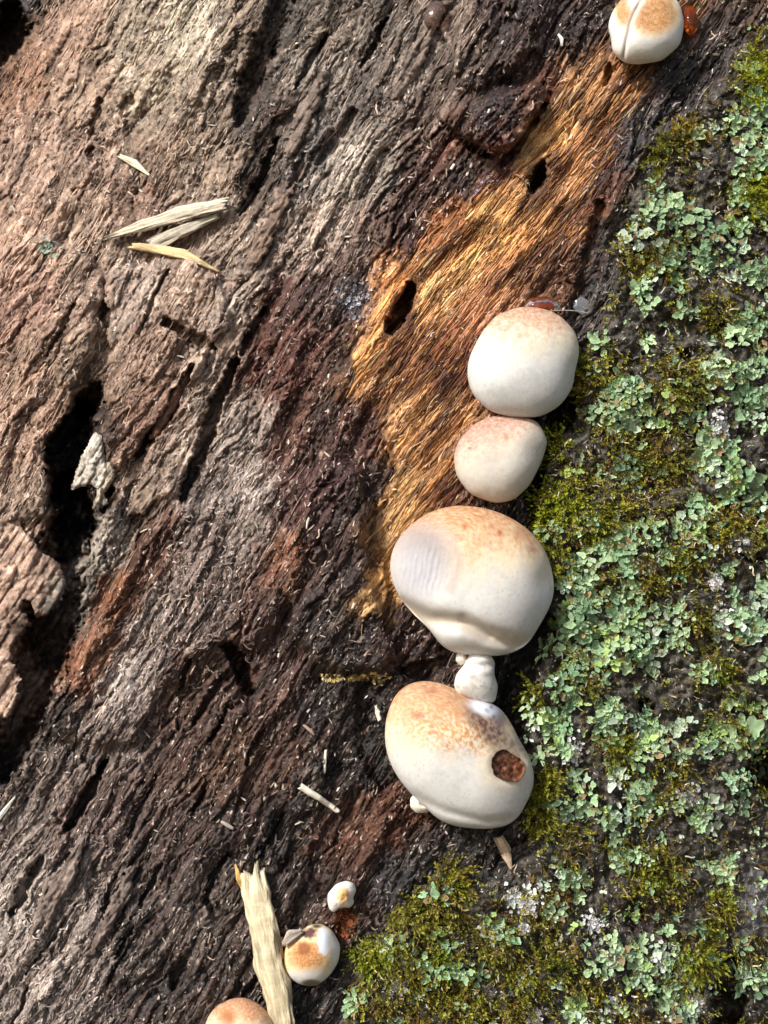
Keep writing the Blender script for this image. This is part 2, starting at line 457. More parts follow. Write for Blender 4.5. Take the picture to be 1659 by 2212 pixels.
# --- colours: control points (u, v, r, g, b) in photograph tones
CP = """
40 40 70 60 54;150 60 146 115 95;300 60 146 128 108;420 60 172 156 134;520 40 118 102 88;610 40 78 72 68;720 50 112 100 90;850 40 100 90 84
960 40 116 100 90;1080 40 70 54 52;1180 60 62 44 44;1280 60 56 42 38;60 150 126 94 74;180 200 142 115 95;330 180 158 138 116;450 180 130 112 96
560 230 84 74 68;680 180 126 114 104;800 200 100 90 85;900 150 136 120 110;1000 180 92 80 74;1080 230 58 44 46;1180 200 100 64 50;1250 200 176 128 76
1340 170 154 106 66;1450 180 56 55 58;80 350 148 118 100;200 360 136 110 94;330 370 124 102 86;450 380 130 110 94;560 400 86 74 66;650 380 100 92 88
740 350 158 142 128;830 380 124 112 102;900 380 86 56 50;1000 380 74 54 50;1080 330 96 60 56;1170 300 186 140 82;1230 360 176 124 76;1310 350 92 62 52
1380 300 60 60 62;60 520 160 126 104;180 480 146 120 100;300 430 118 93 80;500 480 140 120 104;600 540 136 116 104;700 500 156 136 122;800 500 112 92 84
880 500 74 50 48;960 500 156 98 52;1060 500 196 144 76;1150 500 170 118 66;1250 470 132 86 60;1320 520 68 64 64;60 650 146 110 92;180 650 136 110 94
290 640 156 134 120;400 640 146 120 102;520 640 148 128 114;600 660 92 61 55;700 620 86 65 60;760 640 100 90 92;840 620 200 132 64;950 620 186 138 80
1080 620 164 112 76;1200 600 112 76 56;1290 640 66 63 63;60 780 140 110 90;200 760 124 104 88;330 750 130 104 88;470 760 156 132 116;570 780 106 70 60
660 780 100 64 57;740 760 92 66 55;800 760 190 132 64;900 760 154 102 66;960 780 122 76 60;60 930 146 114 94;330 900 124 95 80;430 930 156 134 118
530 930 134 118 108;620 950 106 75 65;700 930 76 50 46;800 930 86 55 48;880 900 180 128 70;940 960 168 116 64;60 1060 130 108 92;340 1060 136 114 100
450 1050 112 100 94;540 1050 156 140 132;640 1060 90 62 58;720 1050 70 45 45;800 1060 60 42 40;870 1080 184 138 76;960 1090 112 70 50;60 1220 160 128 108
230 1180 136 124 112;320 1180 96 62 50;430 1180 114 98 92;520 1160 124 108 100;620 1220 116 78 60;700 1180 74 54 52;770 1250 54 42 42;820 1260 184 138 76
170 1300 114 106 98;250 1290 124 80 54;340 1330 124 108 100;450 1320 108 92 88;560 1320 96 75 70;680 1330 60 48 48;780 1380 40 33 34;880 1380 62 40 38
40 1490 164 132 112;110 1550 50 42 36;180 1430 126 84 62;280 1480 134 120 114;400 1500 96 72 62;500 1500 76 55 48;600 1500 86 65 60;700 1520 40 34 34
800 1550 34 30 31;1120 1500 30 27 27;40 1680 76 66 61;140 1620 110 98 92;260 1620 104 91 86;380 1640 86 65 58;500 1640 92 66 52;600 1640 82 56 45
720 1680 34 31 32;800 1650 34 30 31;60 1780 120 106 99;160 1760 104 88 82;260 1760 98 82 78;380 1800 82 66 62;500 1800 70 58 55;600 1800 30 30 33
700 1830 86 58 46;780 1780 98 63 48;860 1760 98 61 45;1000 1850 52 50 50;60 1960 146 132 124;180 1920 126 112 105;300 1920 87 77 74;420 1950 98 87 82
570 1950 76 64 60;650 1900 58 47 46;750 2000 76 50 40;850 1900 58 55 57;60 2120 130 116 108;180 2120 118 106 100;320 2100 76 68 66;420 2150 82 71 67
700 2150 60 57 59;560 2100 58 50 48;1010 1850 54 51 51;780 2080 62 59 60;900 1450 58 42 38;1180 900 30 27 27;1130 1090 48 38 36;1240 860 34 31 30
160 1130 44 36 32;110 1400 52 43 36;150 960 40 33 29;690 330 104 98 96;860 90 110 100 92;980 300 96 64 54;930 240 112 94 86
"""
pts = np.array([[float(a) for a in t.split()] for t in CP.replace('\n', ';').split(';') if t.strip()])
cpl = lin(pts[:, 2:])
uw = (U + 22 * w1 + 12 * fbm(U / 14, V / 14, 2, 71)); vw = (V + 22 * w2 + 12 * fbm(U / 14, V / 14, 2, 81))
tt, ss = grain(uw, vw)
pt, ps = grain(pts[:, 0], pts[:, 1])
sel_w = np.zeros(U.shape, dtype=np.float32); acc = np.zeros(U.shape + (3,), dtype=np.float32)
for i in range(len(pts)):
    d2 = ((tt - pt[i]) / 1.45) ** 2 + (ss - ps[i]) ** 2
    d2 += 300.0
    wgt = 1e8 / (d2 * d2 * np.sqrt(d2))
    sel_w += wgt
    acc += wgt[..., None] * cpl[i].astype(np.float32)
C = acc / sel_w[..., None]
cm = C.mean(-1, keepdims=True); sa = 0.97 - 0.23 * sstep(0.06, 0.2, cm)
C = (C * sa + cm * (1 - sa)) * np.array([0.985, 1.0, 0.985])
C = C * (0.82 + 0.66 * sstep(0.03, 0.17, C.mean(-1, keepdims=True)))
# bark under the moss
barkc = lin([98, 94, 86]); barkd = lin([46, 42, 36])
k = sstep(-0.5, 0.6, fbm(U / 30, V / 30, 4, 141))[..., None]
C = C * (1 - moss_soft[..., None]) + moss_soft[..., None] * (barkd * (1 - k) + barkc * k)
for (bu, bv, br, c) in [(1560, 600, 55, (128, 126, 130)), (1640, 1950, 70, (150, 150, 155)), (1370, 1975, 55, (72, 56, 50)), (1400, 330, 60, (70, 68, 68)),
                        (1390, 1480, 50, (80, 76, 74)), (1560, 1950, 50, (110, 110, 112)), (1020, 1975, 45, (110, 106, 104)), (1530, 1060, 40, (120, 116, 112)), (1270, 1200, 30, (110, 100, 96))]:
    g = np.exp(-((UW - bu) ** 2 + (VW - bv) ** 2) / (2 * (br * 0.6) ** 2))[..., None] * 0.85
    C = C * (1 - g) + lin(c) * g
# strip: streaks of honey, rust and near-black
g = sstep(0.15, 0.7, sf)[..., None] * strip_soft[..., None]
C = C * (1 + 0.35 * g) * (0.86 + 0.28 * cells(Ss / 7, Ts / 70, 6)[1])[..., None]
ob = strip_soft[..., None]; cm = C.mean(-1, keepdims=True)
C = C * (1 - ob) + ob * np.clip(cm + (C - cm) * 1.06, 0.004, 1) * 1.12
g = (sstep(-0.05, -0.7, fbm(Ss / 16, Ts / 170, 3, 151)) * strip_soft)[..., None]
C = C * (1 - 0.75 * g) + lin([66, 38, 32]) * 0.75 * g
wetp = (sstep(-0.12, 0.42, fbm(Ss / 55, Ts / 150, 4, 157) + 0.45 * sstep(-20, 110, (U - 1180) + (V - 420) * 0.75) * sstep(760, 560, V)) * strip_soft)[..., None]
C = C * (1 - 0.8 * wetp) + lin([60, 36, 34]) * 0.8 * wetp
gold = (gb0(U, V, 850, 640, 60, 110) + gb0(U, V, 1060, 500, 90, 70) + gb0(U, V, 1200, 270, 50, 80) + gb0(U, V, 820, 1250, 30, 60)) * strip_soft
C = C * (1 + np.clip(gold, 0, 1)[..., None] * np.array([0.30, 0.20, 0.02]))
# streaks and mottling that belong to the wood itself
g = (wood * (1 - strip_soft))
mott = 1 + g * (0.30 * fbm(S / 6, T / 70, 3, 161) + 0.28 * fbm(U / 9, V / 9, 3, 171) + 0.22 * fbm(S / 24, T / 140, 3, 181))
mott = mott + g * (0.55 * (ci1 - 0.5) + 0.5 * (ci3 - 0.5) + 0.35 * (ci2 - 0.5))
C = C * np.clip(mott, 0.35, 2.1)[..., None]
palef = sstep(0.80, 0.97, ci3) * g * sstep(-0.2, 0.4, fbm(U / 70, V / 70, 3, 193)) * 0.7      # bleached flakes
C = C * (1 - palef[..., None]) + (lin([205, 184, 168]) * 0.55 + C * 0.9) * palef[..., None]
rust = sstep(0.25, 0.75, fbm(S / 22, T / 120, 3, 191)) * g * 0.28
C = C * (1 - rust[..., None]) + lin([96, 56, 42]) * rust[..., None]
C = np.clip(C, 0.004, 0.9)
lum = C.mean(-1)
wetm = np.clip(sstep(0.11, 0.03, blur(lum, 4)) * 0.9 + 0.25 * strip_soft, 0, 1)

def samp(A, u, v):
    fu = np.clip((np.asarray(u, dtype=np.float64) + MU) / ST, 0, A.shape[1] - 1.001)
    fv = np.clip((np.asarray(v, dtype=np.float64) + MV) / ST, 0, A.shape[0] - 1.001)
    i = fv.astype(int); j = fu.astype(int); a = fv - i; b = fu - j
    if A.ndim == 3: a = a[..., None]; b = b[..., None]
    return (A[i, j] * (1 - a) * (1 - b) + A[i, j + 1] * (1 - a) * b + A[i + 1, j] * a * (1 - b) + A[i + 1, j + 1] * a * b)

Ysm = blur(Y, 4)                         # smoothed face, for seating things
P3 = unproj(U, V, Ysm)
dU = np.gradient(P3, axis=1); dV = np.gradient(P3, axis=0)
NRM = np.cross(dU, dV); NRM /= np.linalg.norm(NRM, axis=-1, keepdims=True) + 1e-12
NRM = np.where(NRM[..., 1:2] > 0, -NRM, NRM)      # outward = towards the camera
del P3, dU, dV

# ------------------------------------------------------------------ ground
def ground():
    n = 60
    g = np.sinh(np.linspace(-7.5, 7.5, n + 1)) ; g = g / g[-1] * 1200
    gx, gy = np.meshgrid(g, g)
    gz = 0.05 * fbm(gx / 2.5, gy / 2.5, 3, 201) * np.exp(-(gx ** 2 + gy ** 2) / 900)
    f = []
    idx = np.arange((n + 1) ** 2).reshape(n + 1, n + 1)
    f = np.stack([idx[:-1, :-1], idx[:-1, 1:], idx[1:, 1:], idx[1:, :-1]], -1).reshape(-1, 4)
    m, nn, p = new_mat('forest_floor')
    geo = nd(nn, 'ShaderNodeNewGeometry')
    rp = nd(nn, 'ShaderNodeValToRGB')
    rp.color_ramp.elements[0].position = 0.35; rp.color_ramp.elements[0].color = (0.035, 0.024, 0.014, 1)
    rp.color_ramp.elements[1].position = 0.7; rp.color_ramp.elements[1].color = (0.11, 0.085, 0.045, 1)
    nn.links.new(tex(nn, geo.outputs['Position'], 6, 8, 0.7), rp.inputs[0])
    nn.links.new(rp.outputs[0], p.inputs['Base Color']); p.inputs['Roughness'].default_value = 0.95
    o = link('ground', mesh_from('ground', np.stack([gx, gy, gz], -1).reshape(-1, 3), f, m))
    o['kind'] = 'structure'
ground()

# ------------------------------------------------------------------ the dead tree
tree = link('dead_tree', None, None, (-0.62, 0.72, 0.0))
tag(tree, 'leaning dead trunk of split brown rotten wood with mossy bark along one side', 'tree trunk')
TL = np.array(tree.location)

def build_face():
    jj = np.where((us > -30) & (us < PW + 30))[0]; ii = np.where((vs > -30) & (vs < PH + 30))[0]
    def pick(n, a):
        return np.concatenate([np.arange(0, a[0], 5), a, np.arange(a[-1] + 1, n, 5), [n - 1]])
    J = np.unique(pick(len(us), jj)); I = np.unique(pick(len(vs), ii))
    u = U[np.ix_(I, J)]; v = V[np.ix_(I, J)]; y = Y[np.ix_(I, J)]
    P = unproj(u, v, y)
    idx = np.arange(len(I) * len(J)).reshape(len(I), len(J))
    f = np.stack([idx[:-1, :-1], idx[1:, :-1], idx[1:, 1:], idx[:-1, 1:]], -1).reshape(-1, 4)
    obj_at('trunk_face', P.reshape(-1, 3), f, M_WOOD, P[len(I) // 2, len(J) // 2], tree, TL,
           cols=C[np.ix_(I, J)].reshape(-1, 3), attrs={'wet': wetm[np.ix_(I, J)].ravel()})
build_face()

def build_core():
    """the rest of the leaning trunk, from the ground to its broken top"""
    ax = np.array([cg, 0, sg]); pr = np.array([sg, 0, -cg])
    c0 = np.array([0.03 * sg, R0 + 0.003, ZC - 0.03 * cg])
    nt_, na = 160, 280
    tt_ = np.linspace(-1.35, 1.5, nt_); aa = np.linspace(0, 2 * np.pi, na, endpoint=False)
    A, TT = np.meshgrid(aa, tt_)
    r = R0 * (1 + 0.012 * fbm(A * 9, TT * 1.2, 3, 211)) + 0.012 * fbm(A * 30, TT * 2.0, 4, 221) + 0.004 * fbm(A * 120, TT * 14, 3, 223) - 0.004
    r = r * (1 + 0.10 * sstep(-0.7, -1.35, TT))
    topcut = 1.25 + 0.2 * noise(A * 2.2, A * 0 + 0.5, 231) + 0.07 * noise(A * 14, A * 0, 233)
    TT = np.minimum(TT, topcut)
    P = c0 + TT[..., None] * ax + (r * np.sin(A))[..., None] * pr + (-r * np.cos(A))[..., None] * np.array([0, 1.0, 0])
    fq = D / (D + P[..., 1]); pu_ = P[..., 0] * fq / K + PW / 2; pv_ = PH / 2 - (P[..., 2] - ZC) * fq / K
    ind = np.minimum(np.minimum(pu_ + MU, PW + MU - pu_), np.minimum(pv_ + MV, PH + MV - pv_))
    r = r - 0.075 * sstep(60, 130, ind) * (np.cos(A) > 0.2)          # hollow behind the worked face
    P = c0 + TT[..., None] * ax + (r * np.sin(A))[..., None] * pr + (-r * np.cos(A))[..., None] * np.array([0, 1.0, 0])
    idx = np.arange(nt_ * na).reshape(nt_, na)
    nx = np.roll(idx, -1, axis=1)
    f = np.stack([idx[:-1], nx[:-1], nx[1:], idx[1:]], -1).reshape(-1, 4)
    cen = np.array([c0 + 1.0 * ax]); fin_ = idx[-1]
    tri = np.stack([fin_, np.roll(fin_, -1), np.full(na, nt_ * na)], -1)
    kk = sstep(-0.6, 0.6, fbm(A * 8, TT * 2, 4, 241))[..., None]
    c = (lin([46, 37, 32]) * (1 - kk) + lin([108, 92, 80]) * kk) * np.clip(1 + 0.5 * fbm(A * 90, TT * 9, 3, 243), 0.3, 1.8)[..., None]
    ms = sstep(0.2, 0.6, np.sin(A))[..., None]                       # the mossy side
    c = c * (1 - 0.7 * ms) + lin([74, 78, 52]) * 0.7 * ms
    c = np.concatenate([c.reshape(-1, 3), [lin([90, 70, 55])]])
    V_ = np.concatenate([P.reshape(-1, 3), cen])
    obj_at('trunk_core', V_, [f, tri], M_WOOD, c0, tree, TL, cols=c, attrs={'wet': np.full(len(V_), 0.1)})
build_core()

# slabs of wood standing proud of the pits
def slab(poly, lift, thick, tilt=(0, 0), tone=None, wob=1.0, name='wood_slab'):
    pu = [p[0] for p in poly]; pv = [p[1] for p in poly]
    s = 2.3
    gu = np.arange(min(pu) - 10, max(pu) + 12, s); gv = np.arange(min(pv) - 10, max(pv) + 12, s)
    A, B = np.meshgrid(gu, gv)
    q1 = fbm(A / 16, B / 16, 3, 301) * 6 * wob; q2 = fbm(A / 16, B / 16, 3, 303) * 6 * wob
    inside = inpoly(A + q1, B + q2, poly)
    cu, cv = np.mean(pu), np.mean(pv)
    t_, s_ = grain(A, B)
    soft_in = np.clip(blur(inside.astype(float), 2.5), 0, 1)
    # sits on the line between the surrounding levels
    y0 = float(np.median(samp(Y, np.array(pu), np.array(pv))))
    bs = samp(base, A, B)
    y = bs - (lift + tilt[0] * (A - cu) / 100 + tilt[1] * (B - cv) / 100 + 1.1 * fbm(s_ / 13, t_ / 130, 2, 311) + 0.8 * fbm(A / 20, B / 20, 2, 321)
              + 1.5 * fbm(s_ / 30, t_ / 160, 2, 331) + 1.3 * (cells(s_ / 12, t_ / 44, 7)[1] - 0.5) - 1.2 * sstep(0.2, 0.0, cells(s_ / 26, t_ / 90, 8)[0]) + 0.5 * fbm(A / 11, B / 11, 2, 323) - 2.5 * (1 - sstep(0.5, 1.0, soft_in))) * 0.001
    idx = -np.ones(A.shape, dtype=int); idx[inside] = np.arange(inside.sum())
    quad = inside[:-1, :-1] & inside[1:, :-1] & inside[1:, 1:] & inside[:-1, 1:]
    i, j = np.where(quad)
    f = np.stack([idx[i, j], idx[i + 1, j], idx[i + 1, j + 1], idx[i, j + 1]], -1)
    top = unproj(A[inside], B[inside], y[inside])
    bot = unproj(A[inside], B[inside], y[inside] + thick * 0.001 * (0.8 + 0.4 * np.abs(noise(A[inside] / 20, B[inside] / 20, 341))))
    n = len(top)
    e = np.concatenate([f[:, [0, 1]], f[:, [1, 2]], f[:, [2, 3]], f[:, [3, 0]]])
    key = e[:, 0].astype(np.int64) * (n + 1) + e[:, 1]; rkey = e[:, 1].astype(np.int64) * (n + 1) + e[:, 0]
    bd = e[~np.isin(key, rkey)]
    sk = np.stack([bd[:, 1], bd[:, 0], bd[:, 0] + n, bd[:, 1] + n], -1)
    back = f[:, ::-1] + n
    if tone is None:
        c = samp(C, A[inside], B[inside])
    else:
        c = np.repeat(lin(tone)[None], n, 0) * np.clip(1 + 0.3 * fbm(s_[inside] / 5, t_[inside] / 60, 3, 351) + 0.35 * fbm(A[inside] / 22, B[inside] / 22, 3, 361) + 0.5 * (cells(s_[inside] / 8, t_[inside] / 24, 9)[1] - 0.5), 0.3, 1.7)[:, None]
    VV = np.concatenate([top, bot]); CC = np.concatenate([c, c * 0.8])
    return obj_at(name, VV, [f, sk, back], M_WOOD, VV.mean(0), tree, TL, cols=CC, attrs={'wet': np.zeros(len(VV))})

slab([(-120, 1120), (40, 1116), (60, 1150), (90, 1191), (130, 1216), (145, 1256), (135, 1296), (90, 1336), (75, 1338), (66, 1300), (52, 1296), (48, 1320),
      (70, 1346), (50, 1370), (30, 1391), (25, 1426), (45, 1456), (40, 1500), (35, 1521), (20, 1551), (-120, 1560)], 7, 9, (0, 0), None)
slab([(205, 930), (222, 940), (228, 985), (232, 1020), (218, 1060), (195, 1048), (150, 1060), (160, 1030), (175, 985)], 6, 5, (3, -5), (196, 188, 176), wob=0.35)
slab([(226, 975), (248, 988), (254, 1012), (246, 1042), (226, 1066), (234, 1086), (222, 1100), (196, 1104), (206, 1070), (212, 1030)], 3, 6, (0, -4), (176, 164, 146), wob=0.5)
slab([(230, 585), (262, 578), (300, 600), (330, 640), (310, 700), (285, 760), (262, 800), (240, 770), (228, 720), (244, 690), (225, 650)], 7, 8, (0, 0), None)
slab([(480, 690), (520, 660), (545, 690), (505, 780), (470, 770), (460, 735)], 6, 7, (0, 0), (166, 146, 130))
slab([(385, 800), (420, 800), (400, 860), (340, 950), (318, 950), (352, 880)], 4, 6, (0, 0), (132, 104, 90))
slab([(330, 1010), (370, 1000), (360, 1050), (310, 1110), (270, 1120), (290, 1060)], 6, 8, (0, 0), (140, 122, 108))
slab([(95, 1900), (140, 1860), (170, 1800), (190, 1800), (165, 1900), (110, 1990), (70, 2050), (55, 2040)], 4.5, 6, (0, 0), (132, 118, 110))
slab([(270, 1880), (300, 1860), (285, 1930), (240, 2010), (200, 2070), (180, 2070), (225, 1970)], 4, 6, (0, 0), (124, 110, 103))
slab([(400, 1860), (430, 1830), (425, 1900), (370, 1990), (330, 2060), (310, 2050), (360, 1950)], 3.5, 6, (0, 0), (92, 80, 76))
slab([(640, 240), (690, 150), (715, 150), (680, 250), (630, 350), (605, 350)], 4, 6, (0, 0), (128, 114, 104))
slab([(880, 90), (930, 20), (960, 20), (930, 110), (870, 210), (840, 220)], 4, 6, (0, 0), (136, 122, 112))
slab([(560, 480), (610, 400), (640, 400), (600, 500), (545, 600), (520, 590)], 4, 6, (0, 0), (140, 120, 106))
slab([(800, 1210), (830, 1215), (842, 1260), (838, 1305), (815, 1318), (795, 1295), (788, 1250)], 4.5, 6, (0, 0), None)

# ------------------------------------------------------------------ fungi
def closed_profile(outline, n):
    p = np.array(outline, dtype=float)
    c = np.array([(p[:, 0].min() + p[:, 0].max()) / 2, (p[:, 1].min() + p[:, 1].max()) / 2])
    q = np.concatenate([p, p[:1]])
    seg = np.hypot(*np.diff(q, axis=0).T); cum = np.concatenate([[0], np.cumsum(seg)])
    t = np.linspace(0, cum[-1], 720, endpoint=False)
    x = np.interp(t, cum, q[:, 0]); y = np.interp(t, cum, q[:, 1])
    fx = np.fft.fftfreq(720) * 720
    G = np.exp(-0.5 * (fx / 9.0) ** 2)
    x = np.real(np.fft.ifft(np.fft.fft(x) * G)); y = np.real(np.fft.ifft(np.fft.fft(y) * G))
    k = (np.arange(n) * 720 // n)
    G2 = np.exp(-0.5 * (fx / 2.6) ** 2)
    xs = np.real(np.fft.ifft(np.fft.fft(x) * G2)); ys = np.real(np.fft.ifft(np.fft.fft(y) * G2))
    return c, np.stack([x[k], y[k]], -1), np.stack([xs[k], ys[k]], -1)

def fungus_mesh(outline, front, back, lift, colour_fn, disp_fn=None, n=180, seed=0, flat=2.3, rough=0.5):
    """a bun: its outline is the rim, bulging FRONT mm out of the rim plane and BACK mm into the wood"""
    c, rim_, rsm = closed_profile(outline, n)
    yb = float(np.percentile(samp(Ysm, rim_[:, 0], rim_[:, 1]), 40)) - lift * 0.001
    na = 84
    al = np.concatenate([np.linspace(0.02, 1, 54) * np.pi / 2, np.pi / 2 + np.linspace(0, 1, 12)[1:] * np.pi / 2 * 0.97])
    na = len(al)
    rad = np.sin(al) ** (2 / flat); dep = np.cos(al)
    dep = np.sign(dep) * np.abs(dep) ** (2 / flat)
    mixr = (rad ** 7)[:, None]
    u = c[0] + rad[:, None] * (rsm[None, :, 0] * (1 - mixr) + rim_[None, :, 0] * mixr - c[0])
    v = c[1] + rad[:, None] * (rsm[None, :, 1] * (1 - mixr) + rim_[None, :, 1] * mixr - c[1])
    bulge = np.where(dep > 0, dep * front, dep * back)[:, None] * np.ones(n)[None]
    r = np.hypot(rim_[:, 0] - c[0], rim_[:, 1] - c[1]).mean()
    fr = (dep > -0.2)[:, None]
    bulge = bulge + fr * (0.026 * r * K * 1000 * fbm(u / (0.7 * r), v / (0.7 * r), 1, 400 + seed)) * np.clip(dep + 0.4, 0, 1)[:, None]
    bulge = bulge + fr * rough * 0.06 * fbm(u / 9, v / 9, 2, 410 + seed) * np.clip(rad * 3, 0, 1)[:, None]
    if disp_fn is not None:
        bulge = bulge + np.clip(dep * 4, 0, 1)[:, None] * disp_fn(u, v)
    y = yb - bulge * 0.001
    P = unproj(u, v, y)
    # keep the true rim at its own depth: unproj already did
    pole_f = unproj(np.array([c[0]]), np.array([c[1]]), np.array([y[0].mean()]))
    pole_b = unproj(np.array([c[0]]), np.array([c[1]]), np.array([y[-1].mean() + 0.0005]))
    idx = np.arange(na * n).reshape(na, n); nx = np.roll(idx, -1, 1)
    f = np.stack([idx[:-1], idx[1:], nx[1:], nx[:-1]], -1).reshape(-1, 4)
    t1 = np.stack([np.full(n, na * n), idx[0], nx[0]], -1); t2 = np.stack([np.full(n, na * n + 1), nx[-1], idx[-1]], -1)
    VV = np.concatenate([P.reshape(-1, 3), pole_f, pole_b])
    uu = np.concatenate([u.ravel(), [c[0], c[0]]]); vv = np.concatenate([v.ravel(), [c[1], c[1]]])
    # height within the body, 0 = top, 1 = bottom, seen in 3D (the upper side turns brown)
    vt, vb = rim_[:, 1].min(), rim_[:, 1].max(); ut, ub = rim_[:, 0].min(), rim_[:, 0].max()
    cols = colour_fn(uu, vv, (uu - ut) / (ub - ut), (vv - vt) / (vb - vt))
    base_pt = VV[na * n + 1]
    def surf(pu, pv):
        """outer surface depth near photograph point (front side)"""
        F = (dep > 0.05)
        d = (u[F] - pu) ** 2 + (v[F] - pv) ** 2
        d = d.ravel(); q = np.argpartition(d, 24)[:24]; w_ = 1 / (d[q] + 4.0)
        return float((y[F].ravel()[q] * w_).sum() / w_.sum())
    return VV, [f, t1, t2], cols, base_pt, surf

def blend(c, col, wgt):
    wgt = np.clip(wgt, 0, 1)[:, None]
    return c * (1 - wgt) + lin(col) * wgt

def gb(u, v, cu, cv, ru, rv=None, p=2):
    rv = rv or ru
    return np.exp(-(((u - cu) / ru) ** 2 + ((v - cv) / rv) ** 2) ** (p / 2))

def speck(u, v, s, seed, lo=0.1, hi=0.5):
    return sstep(lo, hi, fbm(u / s, v / s, 3, seed, 0.6))

def make_fungus(name, label, outline, front, back, lift, cfn, dfn=None, seed=0, group=None, flat=2.3, cat='fungus', parts=None):
    n_ = 150 if front > 12 else 80
    VV, F, cols, bp, surf = fungus_mesh(outline, front, back, lift, cfn, dfn, n=n_, seed=seed, flat=flat)
    if not parts:
        o = obj_at(name, VV, F, M_FUNGUS, bp, cols=cols)
        tag(o, label, cat, group)
        return o, surf
    e = link(name, None, None, tuple(bp)); tag(e, label, cat, group)
    obj_at('cap', VV, F, M_FUNGUS, bp, e, bp, cols=cols)
    for pf in parts: pf(e, bp, surf)
    return e, surf

def warm_cap(u, v, x, y, top=(196, 140, 100), upto=0.22, seed=0, lean=0.0, cream=(230, 219, 194), low=(217, 219, 217)):
    nz = fbm(u / 40, v / 40, 3, 500 + seed)
    t = y + lean * (x - 0.5) + 0.05 * nz
    c = np.repeat(lin(low)[None], len(u), 0)
    c = blend(c, cream, sstep(0.62, upto + 0.08, t) * 0.85)
    c = blend(c, tuple(int(a * 0.93) for a in low), 0.45 * sstep(0.1, 0.7, fbm(u / 34, v / 34, 4, 530 + seed)))
    c = blend(c, (196, 186, 166), 0.6 * speck(u, v, 5, 540 + seed, 0.62, 0.85))
    sp = speck(u, v, 4.5, 510 + seed, -0.35, 0.55)
    c = blend(c, top, sstep(upto + 0.20, upto - 0.10, t + 0.10 * fbm(u / 12, v / 12, 3, 550 + seed)) * (0.55 + 0.45 * sp))
    c = blend(c, tuple(int(a * 0.72) for a in top), sstep(upto + 0.02, 0.02, t) * 0.6 * speck(u, v, 6, 520 + seed, -0.2, 0.5))
    return c

# 1 the round white one above its smaller neighbour
F1 = [(1125, 661), (1070, 681), (1040, 718), (1012, 773), (1008, 813), (1020, 853), (1055, 888), (1105, 902), (1165, 902), (1210, 878), (1238, 838), (1242, 800),
      (1246, 785), (1253, 763), (1245, 718), (1210, 680), (1170, 665)]
def c1(u, v, x, y):
    c = warm_cap(u, v, x, y, (200, 148, 118), 0.17, 1)
    return blend(c, (206, 150, 116), 0.7 * gb(u, v, 1122, 726, 6, 5))
f1, sf1 = make_fungus('bracket_fungus', 'large round white bracket fungus with rusty top, resting on a smaller pale one', F1, 17, 16, 12, c1,
            lambda u, v: -0.8 * gb(u, v, 1250, 790, 14, 10), 1, flat=2.25)
# 2
F2 = [(1065, 898), (1030, 911), (992, 948), (979, 983), (985, 1028), (1015, 1068), (1070, 1088), (1110, 1081), (1145, 1048), (1170, 998), (1184, 953), (1168, 918), (1150, 903), (1110, 897)]
def c2(u, v, x, y):
    c = warm_cap(u, v, x, y, (192, 146, 128), 0.20, 2, 0.45, (218, 205, 186), (212, 207, 197))
    c = blend(c, (196, 140, 112), 0.9 * gb(u, v, 1094, 944, 6, 10)); c = blend(c, (120, 96, 90), 0.9 * gb(u, v, 1015, 968, 5, 3))
    return blend(c, (176, 128, 112), 0.35 * speck(u, v, 6, 33, 0.2, 0.5) * sstep(0.55, 0.1, y + 0.5 * (x - 0.5)))
make_fungus('bracket_fungus', 'small pale pinkish bracket fungus tucked under the large round white one', F2, 14, 15, 9, c2,
            lambda u, v: -1.6 * gb(u, v, 1172, 975, 30, 26), 2)
# 3 the widest, with a ribbed grey dent
F3 = [(990, 1090), (940, 1100), (895, 1125), (856, 1165), (840, 1210), (845, 1255), (865, 1295), (900, 1335), (932, 1362), (950, 1395), (975, 1410), (1010, 1415), (1060, 1418),
      (1100, 1415), (1140, 1395), (1165, 1352), (1190, 1310), (1200, 1270), (1190, 1220), (1175, 1180), (1145, 1145), (1100, 1115), (1050, 1097)]
def d3(u, v):
    d, t = segdist(u, v, [(985, 1140), (1000, 1185), (1008, 1225), (985, 1275), (965, 1320)])
    g, _ = segdist(u, v, [(870, 1310), (930, 1338), (1000, 1346), (1050, 1372), (1110, 1392), (1150, 1388)])
    h, _ = segdist(u, v, [(1000, 1338), (1030, 1352), (1060, 1370)])
    side = gb(u, v, 910, 1215, 78, 82, 4)
    r = -3.0 * side + 0.30 * side * np.sin((u * 0.985 + v * 0.17) / 1.75 + 2.2 * fbm(u / 30, v / 30, 2, 77))
    r += -5.5 * np.exp(-(g / 17) ** 2) - 1.4 * np.exp(-(h / 9) ** 2)
    r += 1.8 * gb(u, v, 960, 1385, 60, 22) - 3.0 * gb(u, v, 1185, 1250, 26, 40)
    return r
